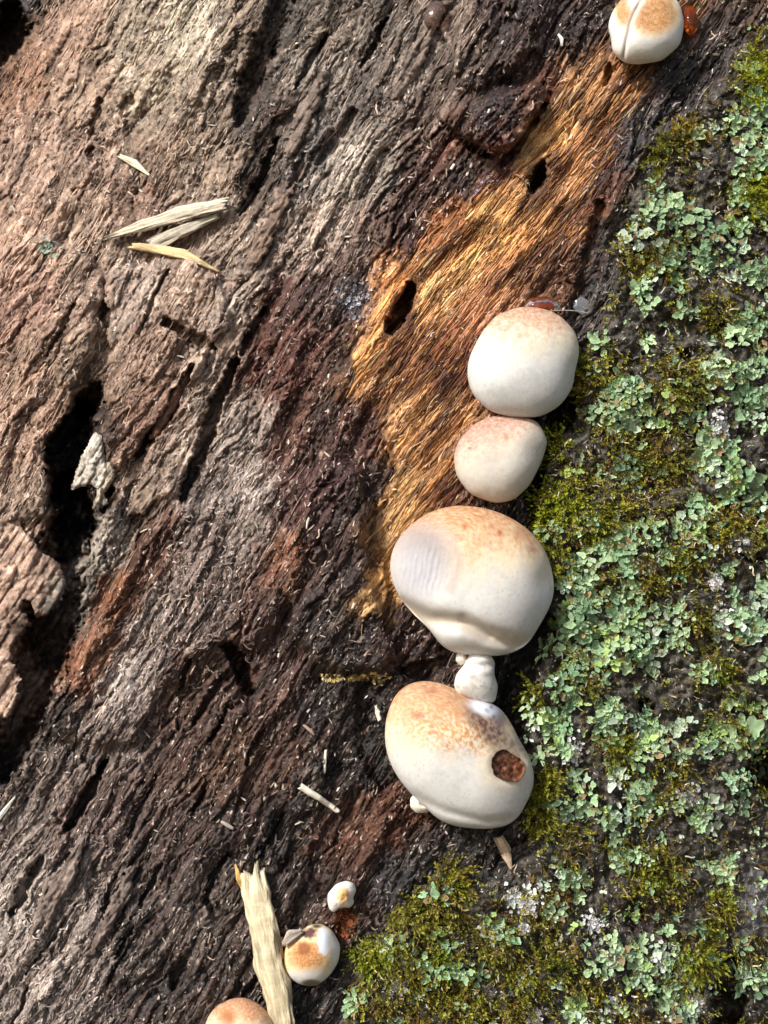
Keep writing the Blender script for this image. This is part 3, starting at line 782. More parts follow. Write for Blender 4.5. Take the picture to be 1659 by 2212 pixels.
def c3(u, v, x, y):
    c = warm_cap(u, v, x, y, (200, 142, 96), 0.20, 3, 0.05, (234, 212, 172), (217, 217, 214))
    side = gb(u, v, 908, 1215, 74, 80, 4)
    c = blend(c, (186, 187, 194), side * 0.95)
    c = blend(c, (136, 124, 118), side * sstep(1245, 1130, v + 0.25 * (900 - u)) * 0.9)
    c = blend(c, (188, 170, 160), 0.6 * np.exp(-(segdist(u, v, [(960, 1150), (985, 1190), (992, 1225), (975, 1270)])[0] / 13) ** 2))
    c = blend(c, (150, 108, 92), 0.75 * gb(u, v, 1150, 1182, 16, 26) * (0.5 + 0.5 * speck(u, v, 9, 91, -0.3, 0.4)))
    c = blend(c, (168, 120, 96), 0.55 * gb(u, v, 1130, 1150, 24, 14))
    for a, b, r in ((1080, 1152, 6), (1004, 1138, 5)): c = blend(c, (176, 104, 66), 0.95 * gb(u, v, a, b, r, r + 1, 4))
    g, _ = segdist(u, v, [(870, 1312), (930, 1340), (1000, 1348), (1050, 1374), (1110, 1394)])
    return blend(c, (206, 186, 158), 0.55 * np.exp(-(g / 22) ** 2))  # shadow of the bottom fold, painted as a darker tan band
make_fungus('bracket_fungus', 'widest white bracket fungus with a ribbed grey dent and orange-brown top', F3, 21, 18, 12, c3, d3, 3, flat=2.3)
# 4 with the brown scar
F4 = [(920, 1468), (880, 1476), (852, 1500), (833, 1550), (830, 1600), (840, 1645), (860, 1682), (890, 1718), (925, 1750), (950, 1775), (990, 1787), (1050, 1792),
      (1098, 1785), (1126, 1762), (1132, 1742), (1150, 1712), (1156, 1680), (1146, 1635), (1122, 1600), (1104, 1560), (1082, 1528), (1050, 1512), (1000, 1500), (972, 1480)]
SCAR = [(1072, 1622), (1062, 1640), (1058, 1655), (1068, 1676), (1092, 1688), (1118, 1690), (1132, 1678), (1136, 1655), (1126, 1638), (1108, 1628), (1090, 1616)]
def d4(u, v):
    g, _ = segdist(u, v, [(1005, 1512), (1045, 1560), (1080, 1600), (1130, 1625)])
    r = -2.2 * np.exp(-(g / 22) ** 2) - 3.2 * gb(u, v, 1100, 1540, 30, 40) - 1.6 * gb(u, v, 1097, 1654, 38, 36, 6)
    r += 1.4 * gb(u, v, 905, 1520, 60, 40)
    g2, _ = segdist(u, v, [(895, 1720), (960, 1752), (1050, 1776), (1110, 1770)])
    return r - 1.8 * np.exp(-(g2 / 10) ** 2)
def c4(u, v, x, y):
    c = warm_cap(u, v, x, y, (202, 146, 108), 0.22, 4, 0.0, (236, 218, 180), (219, 219, 216))
    br = gb(u, v, 960, 1560, 95, 60, 3) + gb(u, v, 1040, 1600, 50, 35, 3)
    c = blend(c, (204, 142, 78), 0.85 * br * speck(u, v, 8, 94, -0.3, 0.5))
    c = blend(c, (196, 120, 60), 0.9 * gb(u, v, 967, 1612, 10, 10) * speck(u, v, 5, 95, -0.5, 0.3))
    c = blend(c, (150, 90, 66), 0.6 * gb(u, v, 905, 1546, 14, 8)); c = blend(c, (156, 98, 80), 0.6 * gb(u, v, 930, 1492, 12, 8))
    g, _ = segdist(u, v, [(1000, 1520), (1050, 1560), (1080, 1600), (1120, 1630)])
    dark = np.exp(-((g - 4) / 26) ** 2) * sstep(990, 1025, u) * sstep(-70, -20, (u - 1040) - (v - 1560) * 0.9)
    c = blend(c, (96, 68, 66), 1.0 * dark * (0.6 + 0.4 * speck(u, v, 10, 96, -0.3, 0.4)))
    c = blend(c, (222, 228, 236), 1.0 * gb(u - 0.9 * (v - 1530), v, 1050, 1530, 34, 20, 4)); c = blend(c, (92, 90, 110), 0.7 * gb(u, v, 1082, 1552, 14, 24))
    for a, b in ((1052, 1535), (1062, 1528), (1066, 1548)): c = blend(c, (84, 88, 104), 0.9 * gb(u, v, a, b, 4))
    return blend(c, (226, 206, 168), 0.6 * gb(u, v, 1090, 1660, 60, 52, 4))
def scar_part(e, bp, surf):
    gu = np.arange(1050, 1146, 1.7); gv = np.arange(1606, 1700, 1.7)
    A, B = np.meshgrid(gu, gv)
    ins = inpoly(A + 2.2 * fbm(A / 7, B / 7, 2, 97), B + 2.2 * fbm(A / 7, B / 7, 2, 98), SCAR)
    edge = np.clip(blur(ins.astype(float), 2.2), 0, 1)
    yy = np.array([surf(a, b) for a, b in zip(A[ins], B[ins])])
    rel = 1.0 * fbm(A / 16, B / 16, 2, 97) + 1.3 * np.exp(-((edge - 0.72) / 0.12) ** 2)
    y = yy - 0.0007 - 0.001 * np.clip(rel[ins], -0.6, 2) + 0.003 * (edge[ins] < 0.55)
    vv = unproj(A[ins], B[ins], y)
    m = sstep(-0.5, 0.6, fbm(A / 9, B / 9, 3, 96) + (A - 1100) / 60)[ins][:, None]
    cc = lin((78, 50, 40)) * (1 - m) + lin((142, 90, 60)) * m
    idx = -np.ones(A.shape, dtype=int); idx[ins] = np.arange(ins.sum())
    q = ins[:-1, :-1] & ins[1:, :-1] & ins[1:, 1:] & ins[:-1, 1:]
    i_, j_ = np.where(q)
    f = np.stack([idx[i_, j_], idx[i_ + 1, j_], idx[i_ + 1, j_ + 1], idx[i_, j_ + 1]], -1)
    o = obj_at('scar', vv, f, M_SCAR, vv.mean(0), e, bp, cols=cc)
    o['label'] = 'rough rusty brown scar in the white flesh'
make_fungus('bracket_fungus', 'white bracket fungus with a rusty brown oval scar and mottled orange top', F4, 20, 18, 12, c4, d4, 4, parts=[scar_part], flat=2.35)
# top one, brown with a crease
F0 = [(1345, -6), (1322, 25), (1312, 58), (1320, 82), (1322, 112), (1345, 135), (1375, 140), (1430, 132), (1470, 97), (1479, 50), (1470, 10), (1445, -20), (1400, -30)]
def c0_(u, v, x, y):
    c = np.repeat(lin((240, 238, 232))[None], len(u), 0)
    nz = 0.12 * fbm(u / 12, v / 12, 4, 99)
    br = np.maximum(gb(u, v, 1412, 30, 56, 48, 4), gb(u, v, 1352, 22, 26, 36, 4))
    c = blend(c, (240, 222, 190), sstep(0.05, 0.5, br + nz)); c = blend(c, (190, 138, 84), sstep(0.2, 0.9, br + nz) * (0.7 + 0.3 * speck(u, v, 4, 92, -0.3, 0.4))); c = blend(c, (168, 110, 58), 0.6 * sstep(0.5, 1, br) * speck(u, v, 9, 100, -0.2, 0.5))
    g, _ = segdist(u, v, [(1392, -10), (1374, 22), (1362, 50), (1352, 90), (1346, 122)])
    c = blend(c, (232, 216, 200), 0.8 * np.exp(-(g / 9) ** 2) * sstep(95, 60, v)); c = blend(c, (104, 70, 52), 0.6 * np.exp(-(g / 1.8) ** 2) * sstep(40, 70, v))
    return blend(c, (240, 240, 240), 0.95 * gb(u, v, 1368, 4, 12, 14))
def d0(u, v):
    g, _ = segdist(u, v, [(1392, -10), (1374, 22), (1362, 50), (1352, 90), (1346, 130)])
    return -1.2 * np.exp(-(g / 4.0) ** 2) + 1.2 * gb(u, v, 1368, 4, 12, 14) - 1.2 * gb(u, v, 1412, 30, 40, 30)
make_fungus('bracket_fungus', 'tan-topped creased bracket fungus with a white rim, at the head of the orange wood strip', F0, 13, 14, 9, c0_, d0, 5)
# knob between 3 and 4, small bud, bud below 4
def pale(u, v, x, y):
    c = np.repeat(lin((228, 226, 220))[None], len(u), 0)
    c = blend(c, (190, 186, 180), 0.6 * speck(u, v, 12, 101, 0.1, 0.6))
    for a, b, r in ((1052, 1458, 6), (1020, 1462, 8), (990, 1484, 4), (1040, 1482, 4)): c = blend(c, (150, 146, 142), 0.7 * gb(u, v, a, b, r, r * 0.7))
    return c
def dk(u, v):
    g, _ = segdist(u, v, [(975, 1446), (1020, 1440), (1075, 1436)])
    return -2.0 * np.exp(-(g / 9) ** 2)
make_fungus('fungus_knob', 'small lumpy white fungus knob between the dented and the scarred bracket fungus',
            [(1004, 1425), (1000, 1440), (985, 1456), (980, 1480), (986, 1500), (1020, 1512), (1050, 1520), (1070, 1517), (1076, 1482), (1067, 1456), (1070, 1430), (1055, 1408), (1020, 1406)], 11, 14, 12, pale, dk, 6)
make_fungus('fungus_knob', 'tiny white fungus bud pressed under the dented bracket fungus',
            [(985, 1415), (984, 1428), (994, 1438), (1006, 1434), (1012, 1422), (1006, 1408), (994, 1404)], 5, 12, 11,
            lambda u, v, x, y: blend(np.repeat(lin((230, 226, 214))[None], len(u), 0), (200, 120, 50), gb(u, v, 1010, 1418, 7, 6)), None, 7)
make_fungus('fungus_knob', 'tiny white ring-like fungus bud with yellow centre under the scarred bracket fungus',
            [(898, 1712), (886, 1724), (886, 1744), (900, 1757), (922, 1756), (938, 1744), (934, 1720), (918, 1708)], 5, 12, 7,
            lambda u, v, x, y: blend(np.repeat(lin((238, 232, 216))[None], len(u), 0), (222, 176, 84), gb(u, v, 918, 1734, 10, 8, 4)),
            lambda u, v: -2.0 * gb(u, v, 918, 1734, 11, 9, 4), 8)
# small torn one with orange heart
def ct(u, v, x, y):
    c = np.repeat(lin((242, 240, 234))[None], len(u), 0)
    c = blend(c, (236, 192, 120), 0.95 * gb(u, v, 739, 1934, 15, 19, 3))
    return blend(c, (214, 150, 80), 0.6 * gb(u, v, 744, 1934, 9, 16, 3))
torn, sft = make_fungus('fungus_knob', 'small torn white fungus with an orange heart above a rusty crumbly patch',
            [(726, 1909), (708, 1930), (707, 1948), (712, 1966), (722, 1972), (732, 1962), (746, 1960), (756, 1962), (766, 1950), (762, 1940), (770, 1924), (766, 1908), (748, 1902)], 8, 10, 4, ct,
            lambda u, v: -1.5 * gb(u, v, 760, 1940, 8, 10) + 0.5 * fbm(u / 14, v / 14, 2, 102), 9)
# small brown-centred one by the splinter
F6 = [(690, 1994), (668, 1998), (645, 2014), (622, 2032), (612, 2056), (612, 2088), (622, 2112), (650, 2128), (684, 2131), (714, 2106), (732, 2076), (736, 2042), (716, 2006)]
def c6(u, v, x, y):
    c = np.repeat(lin((240, 238, 234))[None], len(u), 0)
    nz = 0.22 * fbm(u / 12, v / 12, 3, 103)
    c = blend(c, (240, 214, 160), 0.9 * sstep(2108, 2086, v + 30 * nz) * sstep(0.93, 0.75, x))
    c = blend(c, (196, 128, 70), sstep(0.1, 0.95, gb(u, v, 664, 2062, 50, 34, 3) + nz) * (0.65 + 0.35 * speck(u, v, 4, 93, -0.3, 0.4))); c = blend(c, (140, 82, 46), 0.8 * sstep(0.2, 0.9, gb(u, v, 655, 2048, 20, 22, 2) + nz))
    c = blend(c, (92, 64, 62), sstep(0.3, 0.8, gb(u, v, 668, 2016, 22, 14) + nz))
    c = blend(c, (226, 232, 240), 0.95 * sstep(0.3, 0.7, gb(u, v, 700, 2034, 15, 34, 3) + nz)); c = blend(c, (44, 40, 44), 0.95 * gb(u, v, 684, 2001, 11, 5, 4))
    return blend(c, (120, 112, 84), 0.95 * gb(u, v, 674, 2124, 22, 8, 6))
make_fungus('bracket_fungus', 'small round fungus with brown centre and white margin beside the long pale splinter', F6, 11, 12, 6, c6,
            lambda u, v: -1.0 * gb(u, v, 674, 2126, 20, 9, 4) + 0.8 * gb(u, v, 700, 2030, 14, 30), 10)
# bottom one
F7 = [(440, 2225), (448, 2198), (466, 2174), (500, 2156), (530, 2154), (560, 2168), (585, 2192), (598, 2222), (600, 2270), (570, 2310), (510, 2318), (460, 2290), (440, 2255)]
def c7(u, v, x, y):
    c = warm_cap(u, v, x, y, (206, 142, 104), 0.26, 11, 0.0, (236, 212, 168), (222, 220, 214))
    c = blend(c, (160, 104, 58), 0.9 * gb(u, v, 492, 2196, 18, 18, 3)); c = blend(c, (200, 122, 66), 0.7 * gb(u, v, 550, 2195, 22, 16) * speck(u, v, 6, 105, -0.2, 0.4))
    return c
make_fungus('bracket_fungus', 'orange-topped bracket fungus below the foot of the long pale splinter', F7, 16, 16, 10, c7, None, 11)

# ------------------------------------------------------------------ resin, slime
def blob(name, label, cat, outline, front, mat, seed=0, lift=1.0, tone=(200, 200, 200)):
    VV, F, cols, bp, _ = fungus_mesh(outline, front, 4, lift, lambda u, v, x, y: np.repeat(lin(tone)[None], len(u), 0), None, n=60, seed=seed, rough=2.0, flat=2.0)
    return tag(obj_at(name, VV, F, mat, bp, cols=cols), label, cat)
blob('resin_drop', 'glossy amber resin bead beside the tan-topped creased fungus', 'resin', [(1480, 10), (1474, 40), (1480, 66), (1492, 80), (1506, 66), (1508, 40), (1500, 14)], 5, M_RESIN, 1, 5)
blob('resin_drop', 'dark amber resin pool above the large round white fungus', 'resin', [(1130, 664), (1140, 646), (1165, 640), (1195, 642), (1212, 654), (1208, 672), (1180, 682), (1145, 680)], 5, M_RESIN, 2, 8)
blob('slime_patch', 'clear bluish slime smear on dark bark beside the resin pool', 'slime', [(1240, 648), (1256, 640), (1272, 650), (1278, 676), (1262, 684), (1246, 674), (1236, 664)], 1.5, M_SLIME, 3, 0.5)
blob('resin_drop', 'small brown translucent resin bead high on the split grey wood', 'resin', [(925, 10), (916, 30), (916, 52), (926, 58), (945, 50), (962, 22), (958, 4), (940, 0)], 5, glass_material('pale_resin', (0.55, 0.4, 0.34), 0.08, 1.45), 5, 4)
def thread():
    n = 20; t = np.linspace(0, 1, n)
    u = 1196 + t * 78; v = 671 + t * 6 - 3 * np.sin(t * np.pi)
    y = np.linspace(sf1(1196, 680) - 0.0008, float(samp(Ysm, 1274, 677)), n) 
    P = unproj(u, v, y); rr = 0.00022
    ang = np.arange(5) / 5 * 2 * np.pi
    VV = P[:, None, :] + rr * np.stack([0 * ang, np.cos(ang), np.sin(ang)], -1)[None]
    idx = np.arange(n * 5).reshape(n, 5); nx = np.roll(idx, -1, 1)
    f = np.stack([idx[:-1], nx[:-1], nx[1:], idx[1:]], -1).reshape(-1, 4)
    tag(obj_at('silk_thread', VV.reshape(-1, 3), f, M_CHIP, P[0], cols=np.tile(lin((236, 232, 220)), (n * 5, 1))), 'thin pale silk thread from the large round fungus to the slime smear', 'thread')
thread()

# ------------------------------------------------------------------ splinters and chips
def splinter(name, label, pts, widths, thick, tone, cat='wood chip', group=None, lift=0.8, seed=0, lifts=None, ragged=1.0, tone2=None):
    """a broken length of wood along PTS (photograph units), WIDTHS across; local x runs along it"""
    pts = np.array(pts, float); big_ = max(widths) > 9
    n, m = (90, 36) if max(widths) > 22 else ((50, 20) if big_ else (14, 8))
    seg = np.hypot(*np.diff(pts, axis=0).T); cum = np.concatenate([[0], np.cumsum(seg)]); L = cum[-1]
    t = np.linspace(0, L, n)
    cu = np.interp(t, cum, pts[:, 0]); cv = np.interp(t, cum, pts[:, 1])
    wd = np.interp(t, cum, widths) / 2
    du = np.gradient(cu); dv = np.gradient(cv); q = np.hypot(du, dv); du /= q; dv /= q
    lf = np.interp(t, cum, lifts) if lifts is not None else np.full(n, lift)
    yb = np.interp(t, np.linspace(0, L, 5), [float(np.percentile(samp(Ysm, np.interp(np.linspace(a, b, 8), t, cu), np.interp(np.linspace(a, b, 8), t, cv)), 30))
                                              for a, b in [(max(0, x - L / 8), min(L, x + L / 8)) for x in np.linspace(0, L, 5)]])
    a = np.linspace(0, 2 * np.pi, m, endpoint=False) + 0.2
    ca = np.sign(np.cos(a)) * np.abs(np.cos(a)) ** 0.6; sa = np.sign(np.sin(a)) * np.abs(np.sin(a)) ** 0.6
    tt_, aa_ = np.meshgrid(t, a, indexing='ij')
    rg = 1 + 0.15 * ragged * noise(tt_ / 30, aa_ * 1.9, 600 + seed) + 0.22 * ragged * noise(tt_ / 120, aa_ * 4.5, 610 + seed) + 0.12 * ragged * noise(tt_ / 60, aa_ * 9, 612 + seed)
    end = np.zeros((n, m)); 
    e0 = L * 0.05 * noise(a * 2.6, a * 0 + 3.3, 620 + seed) * ragged + 0.05 * L * noise(a * 7, a * 0, 622 + seed) * ragged
    if big_: e0 = e0 + 0.03 * L * RNG.normal(size=m) * ragged
    sh = (np.exp(-tt_ / (0.08 * L)) + np.exp(-(L - tt_) / (0.08 * L))) * e0[None]
    off = wd[:, None] * ca[None] * rg
    u = cu[:, None] + du[:, None] * sh - dv[:, None] * off
    v = cv[:, None] + dv[:, None] * sh + du[:, None] * off
    th = thick * np.minimum(1, wd / max(wd.max(), 1e-6) + 0.25)
    y = yb[:, None] - 0.001 * (lf[:, None] + th[:, None] * (0.35 + 0.5 * sa[None] * rg))
    P = unproj(u, v, y)
    idx = np.arange(n * m).reshape(n, m); nx = np.roll(idx, -1, 1)
    f = np.stack([idx[:-1], nx[:-1], nx[1:], idx[1:]], -1).reshape(-1, 4)
    c0i, c1i = n * m, n * m + 1
    VV = np.concatenate([P.reshape(-1, 3), P[0].mean(0)[None], P[-1].mean(0)[None]])
    t1 = np.stack([np.full(m, c0i), nx[0], idx[0]], -1); t2 = np.stack([np.full(m, c1i), idx[-1], nx[-1]], -1)
    br = np.clip(1 + 0.42 * fbm(aa_ * 5.0, tt_ / 90, 3, 630 + seed) + 0.14 * noise(tt_ / 7, aa_ * 3, 640 + seed), 0.35, 1.35)
    c = lin(tone)[None, None] * br[..., None]
    if tone2 is not None:
        k = sstep(0.25, 0.9, (tt_ / L))[..., None]; c = c * (1 - k) + lin(tone2)[None, None] * br[..., None] * k
    c = np.concatenate([c.reshape(-1, 3), np.tile(lin(tone) * 0.85, (2, 1))])
    # local frame: x along the piece so the fibres of the material follow it
    d3 = P[-1].mean(0) - P[0].mean(0); o3 = P.reshape(-1, 3).mean(0)
    X = Vector(d3).normalized(); Z = Vector((0, -1, 0)); Yv = Z.cross(X).normalized(); Z = X.cross(Yv)
    Rm = np.array([X, Yv, Z])
    me = mesh_from(name, (VV - o3) @ Rm.T, [f, t1, t2], M_CHIP, c)
    o = link(name, me); o.matrix_world = Matrix.Translation(o3) @ Matrix(Rm.T.tolist()).to_4x4()
    tag(o, label, cat, group)
    return o

def long_splinter():
    o = splinter('splinter', 'long pale broken splinter lying between the small brown-centred fungus and dark wood',
             [(546, 1888), (553, 1930), (568, 2000), (581, 2085), (600, 2145), (611, 2212), (620, 2290)], [52, 60, 58, 57, 54, 48, 44], 6.5, (226, 212, 178), lift=5,
             lifts=[2, 3, 4, 6, 9, 12, 12], seed=1, tone2=(186, 172, 142))
    return o
ls = long_splinter()
splinter('splinter', 'short honey-coloured sliver split from the head of the long pale splinter', [(508, 1868), (517, 1898), (532, 1932)], [4, 14, 12], 3, (214, 178, 112), lift=2, seed=2)
splinter('splinter', 'whitish flat splinter lying uppermost on the crumbly wood shelf', [(236, 511), (300, 490), (390, 462), (486, 441)], [8, 22, 28, 26], 4.5, (222, 212, 190), lift=6, lifts=[3, 5, 6, 6], seed=3)
splinter('splinter', 'grey forked splinter lying just under the whitish flat splinter', [(326, 528), (390, 500), (470, 466)], [26, 26, 12], 3.5, (196, 188, 172), lift=3, seed=4)
splinter('splinter', 'thin cream sliver bridging the two pale splinters on the shelf', [(333, 522), (350, 490)], [8, 6], 2, (226, 214, 190), lift=3, seed=5)
splinter('splinter', 'yellowish pointed splinter below the grey forked one', [(290, 531), (340, 538), (400, 550), (475, 588)], [14, 20, 20, 3], 3, (222, 196, 150), lift=2.5, seed=6)
splinter('splinter', 'small cream splinter alone on the soft crumbly wood', [(259, 336), (290, 352), (322, 378)], [8, 16, 4], 2.5, (226, 216, 188), lift=1.2, seed=7)
splinter('splinter', 'straight whitish wood chip lying on black wet wood', [(650, 1699), (690, 1724), (731, 1753)], [13, 13, 11], 2.2, (228, 222, 204), lift=1.2, seed=8)
splinter('splinter', 'grey-tan bark chip under the scarred bracket fungus', [(1078, 1810), (1092, 1838), (1104, 1878)], [20, 24, 6], 3, (190, 170, 144), lift=1.5, seed=9)
splinter('splinter', 'white sliver jutting at the edge of the dark gully', [(-6, 1772), (12, 1748), (33, 1720)], [12, 10, 3], 2, (230, 226, 214), lift=3, seed=10)
splinter('splinter', 'thin upright white sliver beside the straight whitish chip', [(704, 1620), (702, 1645), (701, 1671)], [5, 7, 4], 1.4, (224, 220, 206), lift=1, seed=11)
splinter('splinter', 'small white flake beside the scarred bracket fungus', [(812, 1524), (816, 1538), (820, 1556)], [4, 11, 8], 1.5, (222, 218, 206), lift=1, seed=12)
splinter('splinter', 'brown sliver on wet dark wood above the upright white sliver', [(655, 1566), (668, 1576), (680, 1588)], [5, 8, 4], 1.4, (150, 122, 108), lift=1, seed=13)
splinter('splinter', 'grey curled bark shred on the shoulder of the small brown-centred fungus', [(612, 2040), (630, 2022), (652, 2012)], [10, 26, 10], 4, (176, 166, 156), lift=12, seed=14)
splinter('splinter', 'tan sliver between the long splinter and the small brown-centred fungus', [(606, 2024), (606, 2048), (612, 2072)], [8, 9, 5], 2.5, (206, 172, 138), lift=7, seed=15)
splinter('splinter', 'thin pale sliver on the reddish crumbly wood lump', [(668, 1118), (664, 1128), (662, 1142)], [4, 6, 3], 1.2, (214, 200, 186), lift=8.5, seed=16)
splinter('splinter', 'small pale chip lying flat on the dark scaly wood', [(478, 1775), (490, 1782), (504, 1790)], [6, 9, 6], 1.5, (206, 196, 184), lift=1, seed=17)
splinter('splinter', 'small white seed husk stuck to the dark lump high up', [(1206, 74), (1214, 84), (1214, 100)], [5, 9, 5], 2, (226, 226, 226), lift=6, seed=18)
splinter('splinter', 'small white grain on the red-brown wood beside the black hole', [(982, 354), (974, 366)], [6, 6], 1.6, (226, 216, 206), lift=1, seed=19)

# scattered pale chips, alike but for their place
k = 0
CH = []
while len(CH) < 90:
    u, v = RNG.uniform(10, 1250), RNG.uniform(20, 2190)
    if samp(mossm, u, v) > 0.1 or samp(pitmap, u, v) > 0.3 or samp(stripm, u, v) > 0.5: continue
    if 820 < u < 1260 and 640 < v < 1800: continue
    if 430 < u < 790 and 1860 < v: continue
    CH.append((u, v))
for i, (u, v) in enumerate(CH):
    a = RNG.uniform(0, np.pi); L = RNG.uniform(7, 20); w_ = RNG.uniform(2.5, 5)
    b = RNG.uniform(0.75, 1.0)
    splinter('wood_chip', 'tiny pale wood chip caught on the rough rotten wood', [(u - L / 2 * math.cos(a), v - L / 2 * math.sin(a)), (u, v), (u + L / 2 * math.cos(a), v + L / 2 * math.sin(a))],
             [w_ * 0.5, w_, w_ * 0.6], 1.1, (int(226 * b), int(212 * b), int(194 * b)), group='tiny pale chips scattered on the rotten wood', lift=0.4, seed=30 + i)

# ------------------------------------------------------------------ scattering of the uncountable: crumbs, fibres, moss, lichen
def frames(u, v, spin, tilt=None, jitter=0.0):
    """orthonormal frames seated on the face: x, y in the surface (y = spin direction), z outwards"""
    n = samp(NRM, u, v) + jitter * RNG.normal(size=(len(u), 3))
    if tilt is not None: n = n + tilt
    n /= np.linalg.norm(n, axis=1, keepdims=True)
    d = np.stack([np.cos(spin), np.zeros_like(spin), np.sin(spin)], -1)
    x = d - n * (d * n).sum(1, keepdims=True); x /= np.linalg.norm(x, axis=1, keepdims=True)
    y = np.cross(n, x)
    return x, y, n

def scatter(protos, which, pos, fr, scale, cols_fn):
    """concatenate transformed prototype meshes -> verts, faces(list), cols"""
    Vs, Fs, Cs = [], {3: [], 4: []}, []
    off = 0
    for pi, (pv, pf, pc) in enumerate(protos):
        sel = np.where(which == pi)[0]
        if len(sel) == 0: continue
        sc_ = scale[sel]
        if sc_.ndim == 1: sc_ = np.repeat(sc_[:, None], 3, 1)
        q = pv[None] * sc_[:, None, :]
        x, y, z = fr[0][sel], fr[1][sel], fr[2][sel]
        W = pos[sel][:, None, :] + q[..., 0:1] * x[:, None] + q[..., 1:2] * y[:, None] + q[..., 2:3] * z[:, None]
        Vs.append(W.reshape(-1, 3))
        Cs.append(cols_fn(sel, pc).reshape(-1, 3))
        offs = off + np.arange(len(sel))[:, None, None] * len(pv)
        Fs[pf.shape[1]].append((pf[None] + offs).reshape(-1, pf.shape[1]))
        off += len(sel) * len(pv)
    faces = [np.concatenate(a) for a in Fs.values() if a]
    return np.concatenate(Vs), faces, np.concatenate(Cs)

def pick_points(n, dens, box):
    """n points drawn from a density function over the photograph"""
    out_u, out_v = [], []
    got = 0
    while got < n:
        u = RNG.uniform(box[0], box[1], n * 2); v = RNG.uniform(box[2], box[3], n * 2)
        k = RNG.uniform(size=n * 2) < dens(u, v)
        out_u.append(u[k]); out_v.append(v[k]); got += k.sum()
    return np.concatenate(out_u)[:n], np.concatenate(out_v)[:n]

BOX = (-150, PW + 150, -150, PH + 150)
# --- fibres and flakes on the wood
def fibre_proto(seed, curl):
    r = np.random.default_rng(seed); n = 5
    t = np.linspace(0, 1, n); a = np.cumsum(r.normal(0, curl, n)); 
    x = np.cumsum(np.cos(a)) / n; y = np.cumsum(np.sin(a)) / n; z = 0.15 + 0.35 * np.sin(t * np.pi * r.uniform(0.5, 1.3)) * r.uniform(0.2, 1)
    w_ = 0.06 * (1 - 0.6 * t)
    nx, ny = -np.sin(a), np.cos(a)
    v = np.concatenate([np.stack([x + nx * w_, y + ny * w_, z], -1), np.stack([x - nx * w_, y - ny * w_, z + 0.05], -1)])
    v[:, :2] -= v[:, :2].mean(0)
    f = np.array([[i, i + 1, n + i + 1, n + i] for i in range(n - 1)])
    return v, f, np.ones((2 * n, 3))
def flake_proto(seed):
    r = np.random.default_rng(seed)
    a = np.sort(r.uniform(0, 2 * np.pi, 5)); rad = r.uniform(0.3, 0.6, 5)
    v = np.stack([np.cos(a) * rad * 1.5, np.sin(a) * rad * 0.6, 0.12 + r.uniform(-0.08, 0.15, 5)], -1)
    v = np.concatenate([v, [[0, 0, 0.25]]])
    f = np.array([[i, (i + 1) % 5, 5] for i in range(5)])
    return v, f, np.ones((6, 3))

